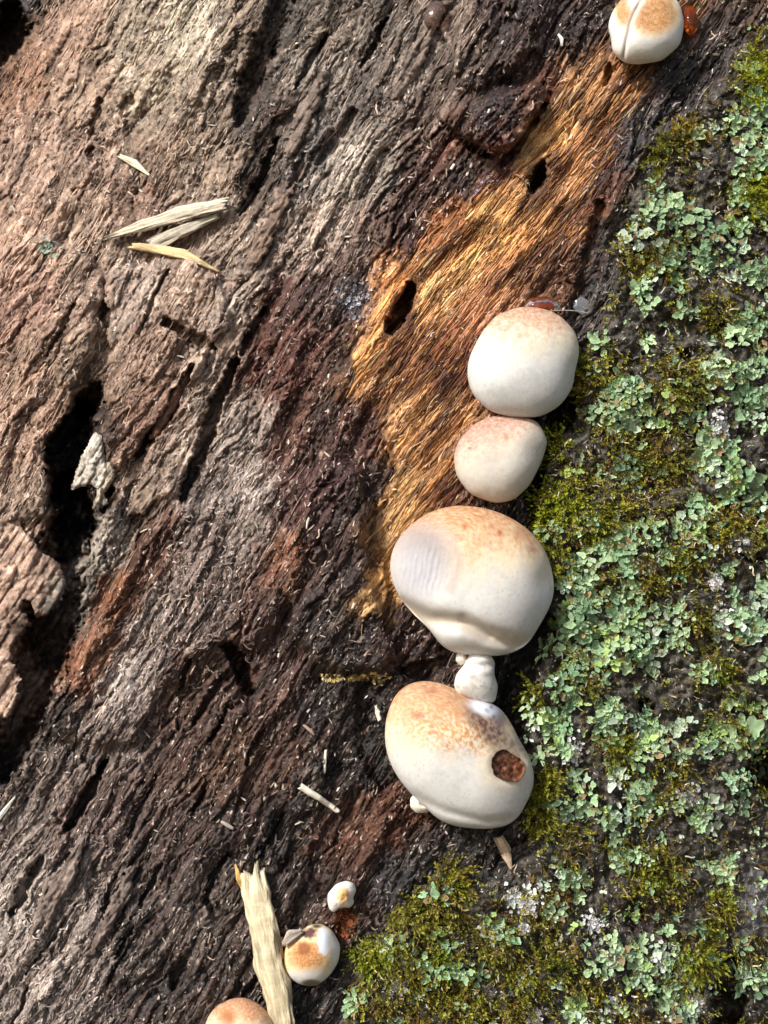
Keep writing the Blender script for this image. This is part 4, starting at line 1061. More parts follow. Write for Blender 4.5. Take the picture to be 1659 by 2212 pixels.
def wood_density(u, v):
    flk = np.clip(sum(gb0(u, v, a, b, r, r) for a, b, r in [(520, 1080, 130), (430, 1230, 110), (330, 1340, 90), (290, 1480, 80), (90, 1960, 150), (150, 2120, 130), (720, 400, 110)]), 0, 1)
    d = 1 - samp(moss_soft, u, v)
    d = d * (1 - 0.75 * samp(strip_soft, u, v)) * (1 - 0.95 * samp(pitmap, u, v))
    d = d * np.maximum(0.22 + 0.5 * sstep(-0.3, 0.4, fbm(u / 60, v / 60, 3, 701)), flk)
    return np.clip(d, 0, 1)
def crumbs():
    n = 22000
    u, v = pick_points(n, wood_density, BOX)
    protos = [fibre_proto(i, 0.12 + 0.28 * (i % 3)) for i in range(9)]
    fr = frames(u, v, np.where(RNG.uniform(size=n) < 0.6, GA + RNG.normal(0, 0.45, n), RNG.uniform(0, 2 * np.pi, n)), jitter=0.35)
    pos = unproj(u, v, samp(Y, u, v))
    sc_ = 0.0008 + 0.0042 * RNG.uniform(size=n) ** 3.0
    s3 = sc_[:, None] * np.stack([RNG.uniform(0.7, 1.4, n), RNG.uniform(0.5, 1.8, n), np.ones(n)], -1)
    loc = samp(C, u, v)
    tone = lin((232, 208, 188))[None] * RNG.uniform(0.25, 1.2, n)[:, None]
    mixf = (RNG.uniform(0.0, 1.0, n) * (0.35 + 0.65 * sstep(-0.3, 0.5, fbm(u / 80, v / 80, 3, 703))))[:, None] ** 1.2
    col = np.clip(loc * 1.35 * (1 - mixf) + tone * mixf, 0, 0.8)
    VV, F, CC = scatter(protos, RNG.integers(0, 9, n), pos, fr, s3, lambda s, pc: np.repeat(col[s][:, None], len(pc), 1))
    tag(link('wood_fibres', mesh_from('wood_fibres', VV, F, M_CRUMB, CC)), 'loose curled wood fibres all over the rotten trunk', 'wood fibres', kind='stuff')
    n = 32000
    u, v = pick_points(n, wood_density, BOX)
    protos = [flake_proto(20 + i) for i in range(8)]
    fr = frames(u, v, GA + RNG.normal(0, 0.35, n), jitter=0.4)
    pos = unproj(u, v, samp(Y, u, v))
    sc_ = 0.0007 + 0.0019 * RNG.uniform(size=n) ** 2.2
    loc = samp(C, u, v)
    flk = np.clip(sum(gb0(u, v, a, b, r, r) for a, b, r in [(520, 1080, 130), (430, 1230, 110), (330, 1340, 90), (290, 1480, 80), (90, 1960, 150), (150, 2120, 130), (150, 1640, 80), (720, 400, 110), (520, 640, 80)]), 0, 1)
    mixf = np.clip(RNG.uniform(0.0, 1.0, n) ** 1.7 + 0.45 * flk * RNG.uniform(size=n), 0, 1)[:, None]
    tone = lin((236, 218, 204))[None] * RNG.uniform(0.25, 1.2, n)[:, None]
    col = np.clip(loc * RNG.uniform(0.7, 1.8, n)[:, None] * (1 - mixf) + tone * mixf, 0, 0.8)
    VV, F, CC = scatter(protos, RNG.integers(0, 8, n), pos, fr, sc_, lambda s, pc: np.repeat(col[s][:, None], len(pc), 1))
    tag(link('wood_crumbs', mesh_from('wood_crumbs', VV, F, M_CRUMB, CC, smooth=False)), 'fine crumbs and flakes of rotted wood covering the trunk', 'wood crumbs', kind='stuff')
crumbs()

# --- torn strands and scales of wood lying along the grain
Ys2 = blur(Y, 1.8)
def strands(name, label, n, dens, ang, sd, Lr, wr, colfn, liftmm=0.35, endlift=0.8):
    u0, v0 = pick_points(n, dens, BOX)
    q = 6
    t = np.linspace(-0.5, 0.5, q)[None]
    L = (Lr[0] + (Lr[1] - Lr[0]) * RNG.uniform(size=n) ** 2.2)[:, None]
    a = (ang + RNG.normal(0, sd, n))[:, None] + RNG.normal(0, 0.10, n)[:, None] * t * 2 + 0.025 * RNG.normal(size=(n, q))
    uu = u0[:, None] + L * t * np.cos(a); vv = v0[:, None] - L * t * np.sin(a)
    wd = (wr[0] + (wr[1] - wr[0]) * RNG.uniform(size=n) ** 2)[:, None] * (1 - np.abs(2 * t) ** 3 * RNG.uniform(0.4, 0.95, (n, 1))) * RNG.uniform(0.75, 1.25, (n, q))
    el = endlift * RNG.uniform(0, 1, (n, 1)) ** 3 * (np.clip(t * RNG.choice([-1, 1], (n, 1)), 0, 1) * 2) ** 2
    y = samp(Ys2, uu, vv) - 0.001 * (liftmm * RNG.uniform(0.2, 1.3, (n, 1)) + el)
    du, dv = np.sin(a) * wd / 2, np.cos(a) * wd / 2
    P = np.stack([unproj(uu - du, vv - dv, y + 0.0004), unproj(uu, vv, y - wd * K * 0.28), unproj(uu + du, vv + dv, y + 0.0004)], 2)     # n, q, 3, 3
    idx = np.arange(n * q * 3).reshape(n, q, 3)
    f = np.concatenate([np.stack([idx[:, :-1, k], idx[:, 1:, k], idx[:, 1:, k + 1], idx[:, :-1, k + 1]], -1).reshape(-1, 4) for k in (0, 1)])
    col = colfn(u0, v0, n)
    cc = col[:, None, None, :] * RNG.uniform(0.8, 1.2, (n, q, 1, 1)) * np.ones((1, 1, 3, 1))
    o = link(name, mesh_from(name, P.reshape(-1, 3) - TL, f, M_STRAND, np.clip(cc, 0.003, 0.85).reshape(-1, 3), smooth=False), tree)
    o['kind'] = 'stuff'; o['label'] = label
M_STRAND = col_material('wood_strand', 0.85, 0.15, 700, 0.0005, 0.4)
def fib_density(u, v):
    d = (1 - samp(moss_soft, u, v)) * (1 - samp(strip_soft, u, v)) * (1 - samp(pitmap, u, v))
    m = 0.15 + 0.85 * sstep(-0.2, 0.3, fbm(u / 120, v / 120, 3, 711))
    return np.clip(d * m * (1 - 0.6 * samp(soft, u, v)), 0, 1)
def fib_col(u, v, n):
    loc = samp(C, u, v); k = RNG.uniform(0, 0.55, n)[:, None] ** 1.3
    return loc * RNG.uniform(0.55, 1.75, n)[:, None] * (1 - k) + lin((178, 162, 150))[None] * k * RNG.uniform(0.4, 1.1, n)[:, None]
strands('wood_strands', 'grey and brown torn wood strands running along the grain', 9000, fib_density, GA, 0.07, (18, 150), (1.3, 5.0), fib_col)
def strip_density(u, v): return samp(strip_soft, u, v) ** 2 * (1 - samp(pitmap, u, v))
def strip_col(u, v, n):
    loc = samp(C, u, v)
    pal = np.array([lin((200, 150, 84)), lin((170, 110, 58)), lin((92, 58, 44)), lin((56, 38, 34)), lin((222, 200, 156))])[RNG.choice(5, n, p=[0.28, 0.22, 0.18, 0.16, 0.16])]
    return loc * RNG.uniform(0.6, 1.5, n)[:, None] * 0.72 + pal * 0.34 * RNG.uniform(0.6, 1.2, n)[:, None]
strands('honey_strands', 'honey and rust coloured wood strands of the exposed strip', 2600, strip_density, math.radians(52), 0.07, (14, 100), (2.0, 9.0), strip_col, 0.5, 1.6)
def scales():
    n = 9000
    u, v = pick_points(n, lambda a, b: wood_density(a, b) * sstep(-0.3, 0.3, fbm(a / 90, b / 90, 3, 721)), BOX)
    fr = frames(u, v, GA + RNG.normal(0, 0.3, n), jitter=0.22)
    pos = unproj(u, v, samp(Ys2, u, v))
    s3 = (0.0012 + 0.0026 * RNG.uniform(size=n) ** 2)[:, None] * np.array([[1.5, 1.0, 0.5]])
    col = np.clip(samp(C, u, v) * RNG.uniform(0.6, 1.7, n)[:, None], 0.004, 0.7)
    VV, F, CC = scatter([flake_proto(80 + i) for i in range(10)], RNG.integers(0, 10, n), pos, fr, s3, lambda s, pc: np.repeat(col[s][:, None], len(pc), 1))
    o = link('wood_scales', mesh_from('wood_scales', VV - TL, F, M_STRAND, CC, smooth=False), tree)
    o['kind'] = 'stuff'; o['label'] = 'thin lifted scales of rotten wood'
scales()

# --- moss and lichen cover
LICH = """1640 230 60;1640 330 70;1440 460 70;1370 520 45;1500 480 50;1600 420 50;1440 560 80;1560 540 80;1390 620 40;1350 860 70;1330 900 60;1390 900 50;1550 800 60
1620 780 60;1500 900 45;1600 870 50;1540 1000 70;1620 1050 70;1440 1180 80;1500 1120 90;1250 1260 60;1330 1200 80;1250 1340 70;1340 1330 90;1430 1350 70;1270 1400 80
1360 1400 80;1600 1350 60;1640 1300 50;1200 1560 60;1300 1560 70;1250 1500 50;1400 1590 60;1600 1600 50;1640 1500 50;1530 1600 50;1260 1730 60;1330 1790 60;1380 1720 50
1540 1750 60;1560 1870 40;1600 1700 50;1230 1890 50;1340 1850 40;1320 2060 50;1380 2090 60;1460 2080 50;1250 2180 40;1440 2160 50;1620 2110 45;1490 2180 30;1640 600 60
1640 700 60;1180 1420 30;1450 800 40;1200 1640 30"""
MOSSB = """1640 170 60;1640 420 60;1430 320 45;1480 290 40;1640 90 40;1370 560 60;1320 790 40;1270 840 35;1200 970 40;1250 1040 55;1200 1100 70;1280 1120 60;1400 1000 100
1480 830 80;1340 930 60;1380 1110 60;1480 1200 50;1420 1240 60;1560 1130 60;1640 1140 50;1500 1330 40;1540 1450 50;1260 1450 60;1340 1620 50;1450 1680 60;1420 1880 60
1330 1820 30;980 1910 40;880 1990 60;960 2010 60;820 2050 60;900 2100 110;820 2150 70;1000 2180 100;1060 2030 60;1130 2120 80;1200 2080 60;1510 2060 50;1480 2100 50
1550 1960 50;1430 1930 50;1170 1690 40;1640 2060 40;1540 2180 30;1430 560 50;1300 1260 40;1540 660 60;1600 1560 50;1100 2180 80;950 1960 40;1280 2160 60;1350 2180 50;1180 1960 50;1240 1820 40"""
WHITE = [(1610, 1176, 24), (1560, 1336, 30), (1545, 1261, 14), (1235, 1621, 24), (1550, 925, 26), (1280, 1994, 22), (1140, 1944, 32), (1108, 1938, 20), (1490, 1719, 26),
         (1045, 2004, 12), (1130, 2004, 12), (875, 2074, 16), (860, 2129, 18), (1495, 2164, 38), (1475, 2109, 30), (1150, 2199, 24), (1430, 2069, 22), (1320, 2169, 20), (1210, 1775, 16)]
def parse(s): return np.array([[float(a) for a in t.split()] for t in s.replace('\n', ';').split(';') if t.strip()])
LB, MB_ = parse(LICH), parse(MOSSB)
def blobs_density(B, u, v, fall=0.75):
    d = np.zeros(np.shape(u))
    for bu, bv, br in B: d = np.maximum(d, np.exp(-(((u - bu) ** 2 + (v - bv) ** 2) / (br * fall) ** 2) ** 1.3))
    return d
def inside_moss(u, v): return samp(mossm, u, v)
def lich_density(u, v):
    wv = 22
    uu = u + wv * noise(u / 25, v / 25, 801); vv = v + wv * noise(u / 25, v / 25, 802)
    d = blobs_density(LB, uu, vv)
    far = ((u > PW) | (v > PH) | (v < 0)) * 0.4 * sstep(0, 0.4, noise(u / 70, v / 70, 803))
    d = np.maximum(d, far) * inside_moss(u, v)
    d = d * (0.2 + 0.8 * sstep(-0.25, 0.3, noise(u / 22, v / 22, 804))) * (1 - 0.9 * samp(pitmap, u, v))
    return np.maximum(d, 0.07 * inside_moss(u, v))
def moss_density(u, v):
    uu = u + 26 * noise(u / 30, v / 30, 811); vv = v + 26 * noise(u / 30, v / 30, 812)
    d = blobs_density(MB_, uu, vv, 0.85)
    far = ((u > PW) | (v > PH) | (v < 0)) * 0.6 * sstep(-0.2, 0.4, noise(u / 60, v / 60, 813))
    d = np.maximum(d, far) * inside_moss(u, v)
    return np.maximum(d * (1 - 0.8 * samp(pitmap, u, v)) * (0.1 + 0.9 * sstep(-0.25, 0.3, fbm(u / 26, v / 26, 2, 814))), 0.03 * inside_moss(u, v))

def lobe_proto(seed, na=16):
    r = np.random.default_rng(seed)
    a = np.linspace(0, 2 * np.pi, na, endpoint=False)
    k = r.integers(3, 6); ph = r.uniform(0, 6.28)
    rad = 0.72 + 0.42 * np.abs(np.cos(k * a / 2 + ph)) ** 0.7 + r.normal(0, 0.04, na); rad *= 1 + 0.25 * np.cos(a)
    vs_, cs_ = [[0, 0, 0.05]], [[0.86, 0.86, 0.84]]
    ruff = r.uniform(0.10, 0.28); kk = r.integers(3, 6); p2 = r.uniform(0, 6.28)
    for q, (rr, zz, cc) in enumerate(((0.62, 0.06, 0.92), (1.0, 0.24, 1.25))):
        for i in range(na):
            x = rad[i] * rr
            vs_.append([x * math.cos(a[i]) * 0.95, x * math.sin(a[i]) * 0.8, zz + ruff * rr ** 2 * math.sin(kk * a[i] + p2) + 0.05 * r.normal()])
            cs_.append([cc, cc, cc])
    f = []
    for i in range(na):
        j = (i + 1) % na
        f.append([0, 1 + i, 1 + j])
        for q in range(1):
            b0, b1 = 1 + q * na, 1 + (q + 1) * na
            f += [[b0 + i, b1 + i, b1 + j], [b0 + i, b1 + j, b0 + j]]
    return np.array(vs_), np.array(f), np.array(cs_)

LOBES = [lobe_proto(900 + i) for i in range(10)]
GREENS = [lin((166, 196, 152)), lin((186, 212, 168)), lin((146, 182, 142)), lin((200, 222, 196)), lin((172, 200, 124))]
def lichen_cover():
    nc = 1450
    cu, cv = pick_points(nc, lich_density, BOX)
    cr = 4 + 19 * RNG.uniform(size=nc) ** 2.0
    cnt = np.clip((cr / 2.1 * RNG.uniform(0.7, 1.3, nc)).astype(int), 2, 16)
    ci = np.repeat(np.arange(nc), cnt); n = len(ci)
    k = np.concatenate([np.arange(c) for c in cnt])
    a = k * 2.399 + RNG.uniform(0, 6.28, nc)[ci] + RNG.normal(0, 0.25, n)
    q = cr[ci] * np.sqrt((k + 0.35) / cnt[ci]) * RNG.uniform(0.85, 1.15, n)
    u = cu[ci] + q * np.cos(a); v = cv[ci] + q * np.sin(a)
    inn = 1 - q / (cr[ci] * 1.15)
    fr = frames(u, v, -a, tilt=np.stack([-0.25 * np.cos(a) + RNG.normal(-0.1, 0.3, n), np.zeros(n), 0.25 * np.sin(a) + 0.2 + RNG.normal(0, 0.3, n)], -1))
    z = 0.0006 + 0.0022 * np.clip(inn, 0, 1) + RNG.uniform(0, 0.0012, n) + (RNG.uniform(size=nc) ** 2 * 0.003)[ci]
    pos = unproj(u, v, samp(Y, cu, cv)[ci] * 0.5 + samp(Y, u, v) * 0.5) + samp(NRM, u, v) * z[:, None]
    sc_ = (0.00058 + 0.000062 * cr[ci]) * RNG.uniform(0.6, 1.35, n)
    pal = np.array(GREENS)[RNG.choice(5, nc, p=[0.32, 0.2, 0.25, 0.13, 0.10])] * (RNG.uniform(0.65, 1.12, nc) * (1 + 0.15 * noise(cu / 60, cv / 60, 821)))[:, None]
    col = pal[ci] * RNG.uniform(0.8, 1.15, n)[:, None]
    old = (RNG.uniform(size=n) < 0.07)[:, None]
    col = np.where(old, lin((170, 150, 112))[None] * RNG.uniform(0.6, 1, n)[:, None], col)
    s3 = sc_[:, None] * np.stack([RNG.uniform(0.9, 1.4, n), RNG.uniform(0.7, 1.1, n), RNG.uniform(0.8, 1.5, n)], -1)
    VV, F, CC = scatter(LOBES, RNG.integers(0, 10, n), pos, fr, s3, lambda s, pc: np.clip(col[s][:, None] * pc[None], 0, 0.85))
    tag(link('lichen_cover', mesh_from('lichen_cover', VV, F, M_LICHEN, CC)), 'pale green leafy lichen scales spread over the mossy bark', 'lichen', kind='stuff')
lichen_cover()

def moss_proto(seed, nl=13):
    r = np.random.default_rng(seed)
    bend = r.normal(0, 0.35, 2)
    vs_, f, cs_ = [], [], []
    def stem(t): return np.array([bend[0] * t * t, bend[1] * t * t, t])
    for i in range(4):
        t = i / 3; c = stem(t); w_ = 0.022 * (1 - 0.5 * t)
        vs_ += [c + [w_, 0, 0], c - [w_, 0, 0]]; cs_ += [[0.55] * 3] * 2
    for i in range(3): f += [[2 * i, 2 * i + 1, 2 * i + 3], [2 * i, 2 * i + 3, 2 * i + 2]]
    for i in range(nl):
        t = 0.15 + 0.85 * i / (nl - 1); c = stem(t)
        a = i * 2.4 + r.normal(0, 0.3); el = r.uniform(0.35, 0.9) + 0.4 * t
        L = (0.30 - 0.10 * t) * r.uniform(0.8, 1.25); w_ = 0.055
        d = np.array([math.cos(a) * math.cos(el), math.sin(a) * math.cos(el), math.sin(el)])
        sd = np.array([-math.sin(a), math.cos(a), 0.0])
        b = len(vs_)
        vs_ += [c, c + d * L * 0.45 + sd * w_, c + d * L + np.array([0, 0, 0.03]), c + d * L * 0.45 - sd * w_]
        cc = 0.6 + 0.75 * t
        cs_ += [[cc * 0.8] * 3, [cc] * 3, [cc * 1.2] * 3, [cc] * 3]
        f += [[b, b + 1, b + 2], [b, b + 2, b + 3]]
    return np.array(vs_), np.array(f), np.array(cs_)
MOSSP = [moss_proto(950 + i) for i in range(8)]
MCOL = [lin((138, 136, 48)), lin((170, 168, 62)), lin((96, 86, 38)), lin((186, 180, 98)), lin((144, 116, 60))]
BRIGHT = [(1200, 1100, 70), (1280, 1120, 60), (1640, 170, 60), (1640, 420, 60), (1200, 970, 45), (820, 2050, 60), (980, 1910, 40), (1560, 1130, 40)]
def moss_cover():
    n = 9800
    u, v = pick_points(n, moss_density, BOX)
    spin = RNG.uniform(0, 2 * np.pi, n)
    fr = frames(u, v, spin, tilt=np.stack([RNG.normal(0, 0.7, n), RNG.normal(0, 0.2, n), RNG.normal(-0.25, 0.75, n)], -1))
    pos = unproj(u, v, samp(Y, u, v)) - samp(NRM, u, v) * 0.0006
    L = 0.003 + 0.0045 * RNG.uniform(size=n) ** 1.3
    pal = np.array(MCOL)[RNG.choice(5, n, p=[0.3, 0.2, 0.24, 0.10, 0.16])]
    br = blobs_density(BRIGHT, u, v)[:, None]
    col = pal * RNG.uniform(0.65, 1.2, n)[:, None]
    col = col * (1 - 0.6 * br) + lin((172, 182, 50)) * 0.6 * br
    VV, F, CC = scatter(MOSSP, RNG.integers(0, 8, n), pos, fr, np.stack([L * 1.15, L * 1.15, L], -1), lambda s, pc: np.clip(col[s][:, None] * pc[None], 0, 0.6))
    tag(link('moss_cover', mesh_from('moss_cover', VV, F, M_MOSS, CC)), 'olive green moss growing between the lichen on the bark', 'moss', kind='stuff')
moss_cover()

# grit and pale grains on the bark between the moss
def grit():
    n = 16000
    u, v = pick_points(n, lambda a, b: inside_moss(a, b) * (0.3 + 0.5 * (b > 1900) + 0.7 * sstep(-0.2, 0.3, noise(a / 40, b / 40, 831))), BOX)
    fr = frames(u, v, RNG.uniform(0, 2 * np.pi, n), jitter=0.5)
    pos = unproj(u, v, samp(Y, u, v))
    sc_ = 0.0007 + 0.0017 * RNG.uniform(size=n) ** 2
    tone = np.array([lin((140, 134, 122)), lin((196, 190, 174)), lin((96, 84, 70)), lin((166, 178, 150)), lin((230, 228, 218))])[RNG.choice(5, n, p=[0.3, 0.18, 0.27, 0.15, 0.1])]
    col = tone * RNG.uniform(0.6, 1.1, n)[:, None]
    VV, F, CC = scatter([flake_proto(40 + i) for i in range(8)], RNG.integers(0, 8, n), pos, fr, sc_, lambda s, pc: np.repeat(col[s][:, None], len(pc), 1))
    tag(link('bark_grit', mesh_from('bark_grit', VV, F, M_CRUMB, CC, smooth=False)), 'grey and pale grit lodged in the mossy bark', 'grit', kind='stuff')
grit()
def dead_stems():
    n = 5000
    u, v = pick_points(n, lambda a, b: np.clip(moss_density(a, b) + 0.12 * inside_moss(a, b), 0, 1), BOX)
    fr = frames(u, v, RNG.uniform(0, 2 * np.pi, n), jitter=0.5)
    pos = unproj(u, v, samp(Y, u, v)) + samp(NRM, u, v) * RNG.uniform(0, 0.004, n)[:, None]
    sc_ = 0.0018 + 0.0045 * RNG.uniform(size=n) ** 2
    tone = np.array([lin((168, 146, 96)), lin((206, 192, 150)), lin((120, 92, 56)), lin((178, 178, 160)), lin((222, 218, 204))])[RNG.choice(5, n, p=[0.28, 0.2, 0.27, 0.15, 0.1])]
    col = tone * RNG.uniform(0.6, 1.1, n)[:, None]
    VV, F, CC = scatter([fibre_proto(60 + i, 0.35) for i in range(6)], RNG.integers(0, 6, n), pos, fr, sc_, lambda s, pc: np.repeat(col[s][:, None], len(pc), 1))
    tag(link('dead_moss_stems', mesh_from('dead_moss_stems', VV, F, M_CRUMB, CC)), 'dry tan moss stems tangled in the living moss', 'moss', kind='stuff')
dead_stems()

# --- single lichen rosettes (each lobe its own piece) and single moss tufts
LOBE_ME = {}
def lobe_mesh(i, g):
    if (i, g) not in LOBE_ME:
        pv, pf, pc = LOBES[i]
        LOBE_ME[(i, g)] = mesh_from('lobe', pv, pf, M_LICHEN, np.clip(GREENS[g][None] * pc, 0, 0.85))
    return LOBE_ME[(i, g)]
def rosette(u, v, r, n, label, group=None, g=0, size=0.0028):
    c = unproj(u, v, float(samp(Ysm, u, v)) - 0.001)
    e = link('lichen_rosette', None, None, tuple(c)); tag(e, label, 'lichen', group)
    for k in range(n):
        a = k * 2.399 + RNG.uniform(0, 0.5); rr = r * math.sqrt((k + 0.4) / n)
        uu = u + rr * math.cos(a); vv = v + rr * math.sin(a) * 0.9
        nn = samp(NRM, np.array([uu]), np.array([vv]))[0]
        tl = nn + np.array([RNG.normal(0, 0.3) + 0.3 * math.cos(a), 0, RNG.normal(0, 0.3) - 0.3 * math.sin(a)])
        z = Vector(tl).normalized(); x = Vector((math.cos(a), 0, -math.sin(a))); x = (x - z * x.dot(z)).normalized(); y = z.cross(x)
        p = unproj(uu, vv, float(samp(Ysm, uu, vv))) + nn * (0.0014 + 0.0018 * (1 - k / n))
        s = size * RNG.uniform(0.75, 1.25)
        o = link('lobe', lobe_mesh(int(RNG.integers(0, 10)), g), e)
        M = Matrix.Identity(4)
        for q, ax_ in enumerate((x, y, z)):
            for w_ in range(3): M[w_][q] = ax_[w_] * s
        for w_ in range(3): M[w_][3] = p[w_] - c[w_]
        o.matrix_basis = M
rosette(1350, 862, 48, 12, 'bright green leafy lichen rosette facing the large round white fungus', None, 1, 0.0032)
rosette(1340, 915, 34, 8, 'bright green lichen rosette just below the rosette facing the round fungus', None, 4, 0.0030)
rosette(1530, 985, 44, 11, 'broad mint green lichen rosette beside the white crust in the moss', None, 1, 0.0040)
rosette(1600, 1040, 44, 10, 'ruffled lichen rosette adjoining the broad mint green one', None, 0, 0.0034)
rosette(1583, 1505, 12, 2, 'single large smooth green lichen scale alone on dark bark', None, 1, 0.0046)
rosette(1610, 1590, 40, 8, 'big-lobed green lichen rosette beside the black pit in the bark', None, 0, 0.0046)
rosette(1610, 2110, 30, 6, 'big-lobed grey green lichen rosette beside the tall black cleft', None, 3, 0.0046)
rosette(1245, 1345, 40, 10, 'ruffled green lichen rosette touching the widest dented fungus', None, 2, 0.0036)
rosette(1245, 2178, 24, 5, 'bright green lichen rosette low in the moss below the white crusts', None, 4, 0.0040)
rosette(1480, 2185, 20, 4, 'pale green lichen rosette pressed against the large white crust', None, 3, 0.0036)
LR = [(1640, 230, 34), (1640, 330, 40), (1440, 465, 36), (1372, 515, 26), (1500, 478, 28), (1440, 560, 40), (1560, 540, 38), (1550, 800, 34), (1600, 872, 30), (1500, 890, 26), (1442, 1180, 44),
      (1500, 1120, 46), (1255, 1262, 34), (1332, 1205, 42), (1345, 1330, 48), (1430, 1352, 36), (1275, 1405, 42), (1365, 1405, 40), (1605, 1350, 30), (1640, 1300, 30), (1202, 1560, 30), (1300, 1560, 36),
      (1400, 1590, 30), (1530, 1600, 26), (1262, 1732, 34), (1335, 1790, 32), (1382, 1722, 28), (1540, 1752, 34), (1560, 1872, 26), (1232, 1890, 26), (1342, 1852, 22), (1322, 2062, 26), (1382, 2092, 30),
      (1442, 2158, 24), (1640, 700, 30)]
for i, (u, v, r) in enumerate(LR):
    rosette(u, v, r, 6 + int(r / 14), 'ruffled pale green lichen rosette growing among moss on the bark', 'lichen rosettes on the mossy bark', i % 4, RNG.uniform(0.0022, 0.0032))

def tuft(u, v, r, n, length, tone, label, group=None):
    a = RNG.uniform(0, 2 * np.pi, n); q = np.sqrt(RNG.uniform(0, 1, n)) * r
    uu, vv = u + q * np.cos(a), v + q * np.sin(a)
    tl = np.stack([0.7 * (uu - u) / r, np.zeros(n), -0.7 * (vv - v) / r], -1) + RNG.normal(0, 0.25, (n, 3))
    fr = frames(uu, vv, RNG.uniform(0, 6.28, n), tilt=tl)
    pos = unproj(uu, vv, samp(Y, uu, vv)) - samp(NRM, uu, vv) * 0.0008
    L = length * RNG.uniform(0.6, 1.2, n)
    col = lin(tone)[None] * RNG.uniform(0.7, 1.25, n)[:, None]
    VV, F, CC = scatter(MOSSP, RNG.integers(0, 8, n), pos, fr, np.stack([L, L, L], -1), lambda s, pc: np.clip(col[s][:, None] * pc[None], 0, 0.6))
    b = unproj(u, v, float(samp(Ysm, u, v)))
    tag(obj_at('moss_tuft', VV, F, M_MOSS, b, cols=CC), label, 'moss', group)
for (u, v, n_) in [(1168, 1738, 40), (1172, 1790, 30), (1212, 1245, 24), (1262, 800, 26), (1180, 1690, 24), (1190, 1180, 30), (1160, 1500, 24)]:
    tuft(u, v, 16, n_, 0.009, (140, 140, 50), 'straggling moss tuft creeping against the edge of a white fungus', 'moss tufts touching the fungi')
tuft(1195, 965, 26, 46, 0.0085, (136, 144, 40), 'bushy yellow-green moss tuft beside the small pinkish fungus')
tuft(1200, 1100, 44, 90, 0.0085, (150, 158, 42), 'bright yellow-green moss cushion between the pinkish and the dented fungus')
tuft(975, 1900, 30, 50, 0.009, (140, 130, 52), 'golden moss tuft arching over the dark wood below the scarred fungus')
tuft(905, 1975, 34, 60, 0.009, (128, 126, 46), 'olive moss tuft at the lower corner of the mossy bark')
tuft(795, 2062, 28, 50, 0.009, (142, 152, 52), 'bright moss tuft facing the small brown-centred fungus')
tuft(1500, 2070, 34, 60, 0.010, (132, 138, 44), 'feathery moss tuft hanging beside the tall black cleft')
tuft(1640, 170, 36, 60, 0.010, (150, 156, 44), 'bright moss tuft beside the uppermost lichen rosettes')
tuft(1635, 430, 36, 60, 0.010, (144, 150, 44), 'bright moss tuft below the uppermost lichen rosettes')
for (u, v) in [(1430, 330), (1480, 290), (1262, 835), (1415, 1000), (1470, 1210), (1300, 1130), (1545, 1450), (1340, 1620), (1420, 1880), (1060, 2030), (1130, 2120), (900, 2110), (1000, 2170),
               (1200, 2090), (1550, 1960), (1170, 1690), (1480, 840), (1560, 1130), (860, 2060), (950, 2080)]:
    tuft(u, v, RNG.uniform(18, 30), 34, RNG.uniform(0.007, 0.0095), (118 + int(RNG.integers(0, 24)), 118 + int(RNG.integers(0, 24)), 44), 'olive moss tuft growing among lichen and grit on the bark', 'moss tufts on the bark')

# --- white crust patches
def crust(u, v, r, label=None, group=None):
    n = int(30 + r * 4.5)
    a = RNG.uniform(0, 2 * np.pi, n); q = np.abs(RNG.normal(0, 0.6, n)) * r
    uu, vv = u + q * np.cos(a), v + q * np.sin(a) * 1.1
    fr = frames(uu, vv, RNG.uniform(0, 6.28, n), jitter=0.5)
    pos = unproj(uu, vv, samp(Y, uu, vv)) + samp(NRM, uu, vv) * 0.0012
    s = RNG.uniform(0.0005, 0.0014, n)
    col = lin((238, 240, 240))[None] * RNG.uniform(0.6, 1.1, n)[:, None]
    VV, F, CC = scatter(LOBES, RNG.integers(0, 10, n), pos, fr, s, lambda k_, pc: np.clip(col[k_][:, None] * (0.7 + 0.3 * pc[None]), 0, 0.88))
    b = unproj(u, v, float(samp(Ysm, u, v)))
    tag(obj_at('white_lichen_crust', VV, F, M_CRUST, b, cols=CC), label, 'lichen', group)
for i, (u, v, r) in enumerate(WHITE):
    big = r >= 30
    lab = {0: 'white frilly lichen crust under the ruffled rosette beside bare dark bark', 4: 'white lichen crust next to the broad mint green rosette', 13: 'largest white lichen crust beside the tall black cleft',
           6: 'bluish white lichen crust just below the golden arching moss tuft'}.get(i)
    if lab: crust(u, v, r, lab)
    else: crust(u, v, r, 'small white lichen crust growing in the moss', 'small white lichen crusts')
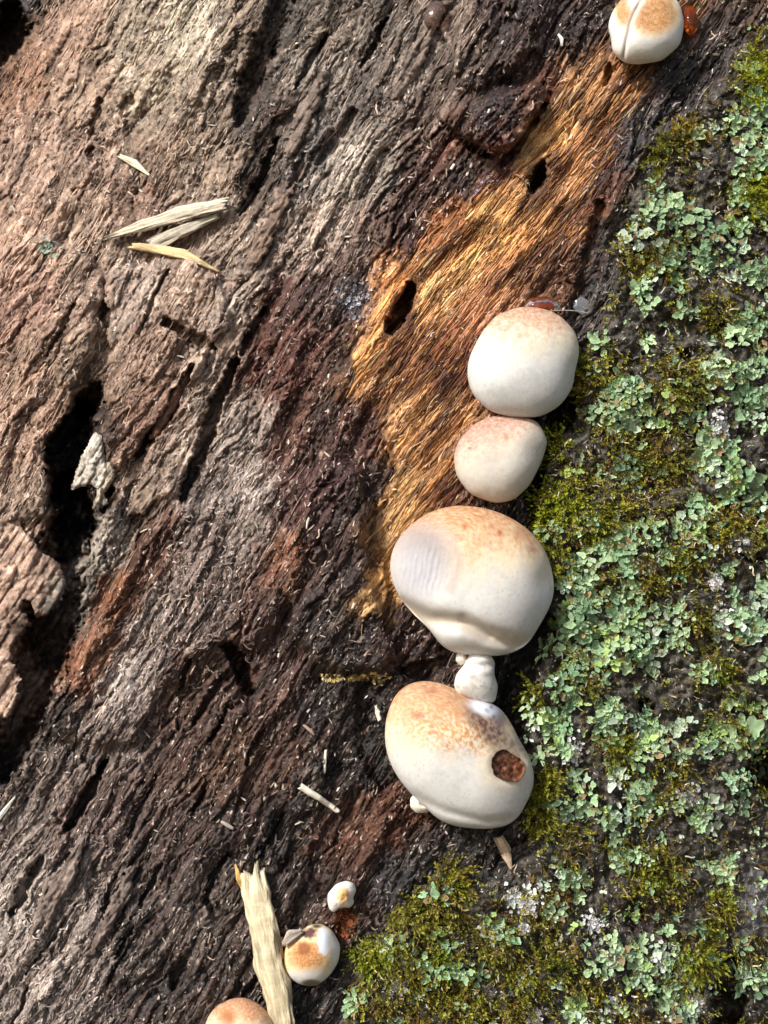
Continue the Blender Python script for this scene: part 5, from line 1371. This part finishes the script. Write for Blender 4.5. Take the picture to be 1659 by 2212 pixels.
# bluish-white slime flecks on the wood beside the strip, and the rusty crumble under the torn fungus
def flecks(name, label, cat, cu, cv, ru, rv, n, tone, mat, smin, smax, ang=0.0, kind=None):
    a = RNG.normal(0, 0.5, n) * ru; b = RNG.normal(0, 0.5, n) * rv
    uu = cu + a * math.cos(ang) - b * math.sin(ang); vv = cv + a * math.sin(ang) + b * math.cos(ang)
    fr = frames(uu, vv, RNG.uniform(0, 6.28, n), jitter=0.6)
    pos = unproj(uu, vv, samp(Y, uu, vv)) + samp(NRM, uu, vv) * 0.0004
    s = RNG.uniform(smin, smax, n)
    col = lin(tone)[None] * RNG.uniform(0.5, 1.15, n)[:, None]
    VV, F, CC = scatter(LOBES, RNG.integers(0, 10, n), pos, fr, s, lambda k_, pc: np.clip(col[k_][:, None] * pc[None], 0, 0.85))
    tag(obj_at(name, VV, F, mat, unproj(cu, cv, float(samp(Ysm, cu, cv))), cols=CC), label, cat, kind=kind)
M_WET = col_material('wet_slime_flecks', 0.12, 0.9, 700, 0.0006, 0.3)
flecks('slime_flecks', 'bluish white glistening slime flecks at the edge of the orange wood', 'slime', 765, 645, 50, 34, 110, (176, 178, 190), M_WET, 0.0004, 0.0013, 0.9, 'stuff')
flecks('slime_flecks', 'glistening violet slime flecks along the purple edge of the orange strip', 'slime', 1050, 395, 40, 12, 50, (150, 140, 168), M_WET, 0.0003, 0.0009, -0.8, 'stuff')
flecks('rusty_crumble', 'rusty brown crumbly patch below the small torn fungus', 'crumble', 744, 1994, 20, 44, 120, (140, 80, 44), M_SCAR, 0.0007, 0.0018, 0.0, 'stuff')
flecks('pale_fringe', 'frayed cream wood fringe under the dark crumbly lump', 'wood fibres', 765, 1462, 70, 10, 130, (206, 184, 120), M_CRUMB, 0.0005, 0.0013, 0.0, 'stuff')
flecks('lichen_speck', 'mint green lichen specks alone on the crumbly brown wood', 'lichen', 98, 532, 50, 16, 34, (170, 196, 176), M_LICHEN, 0.0005, 0.0015, 0.2, 'stuff')
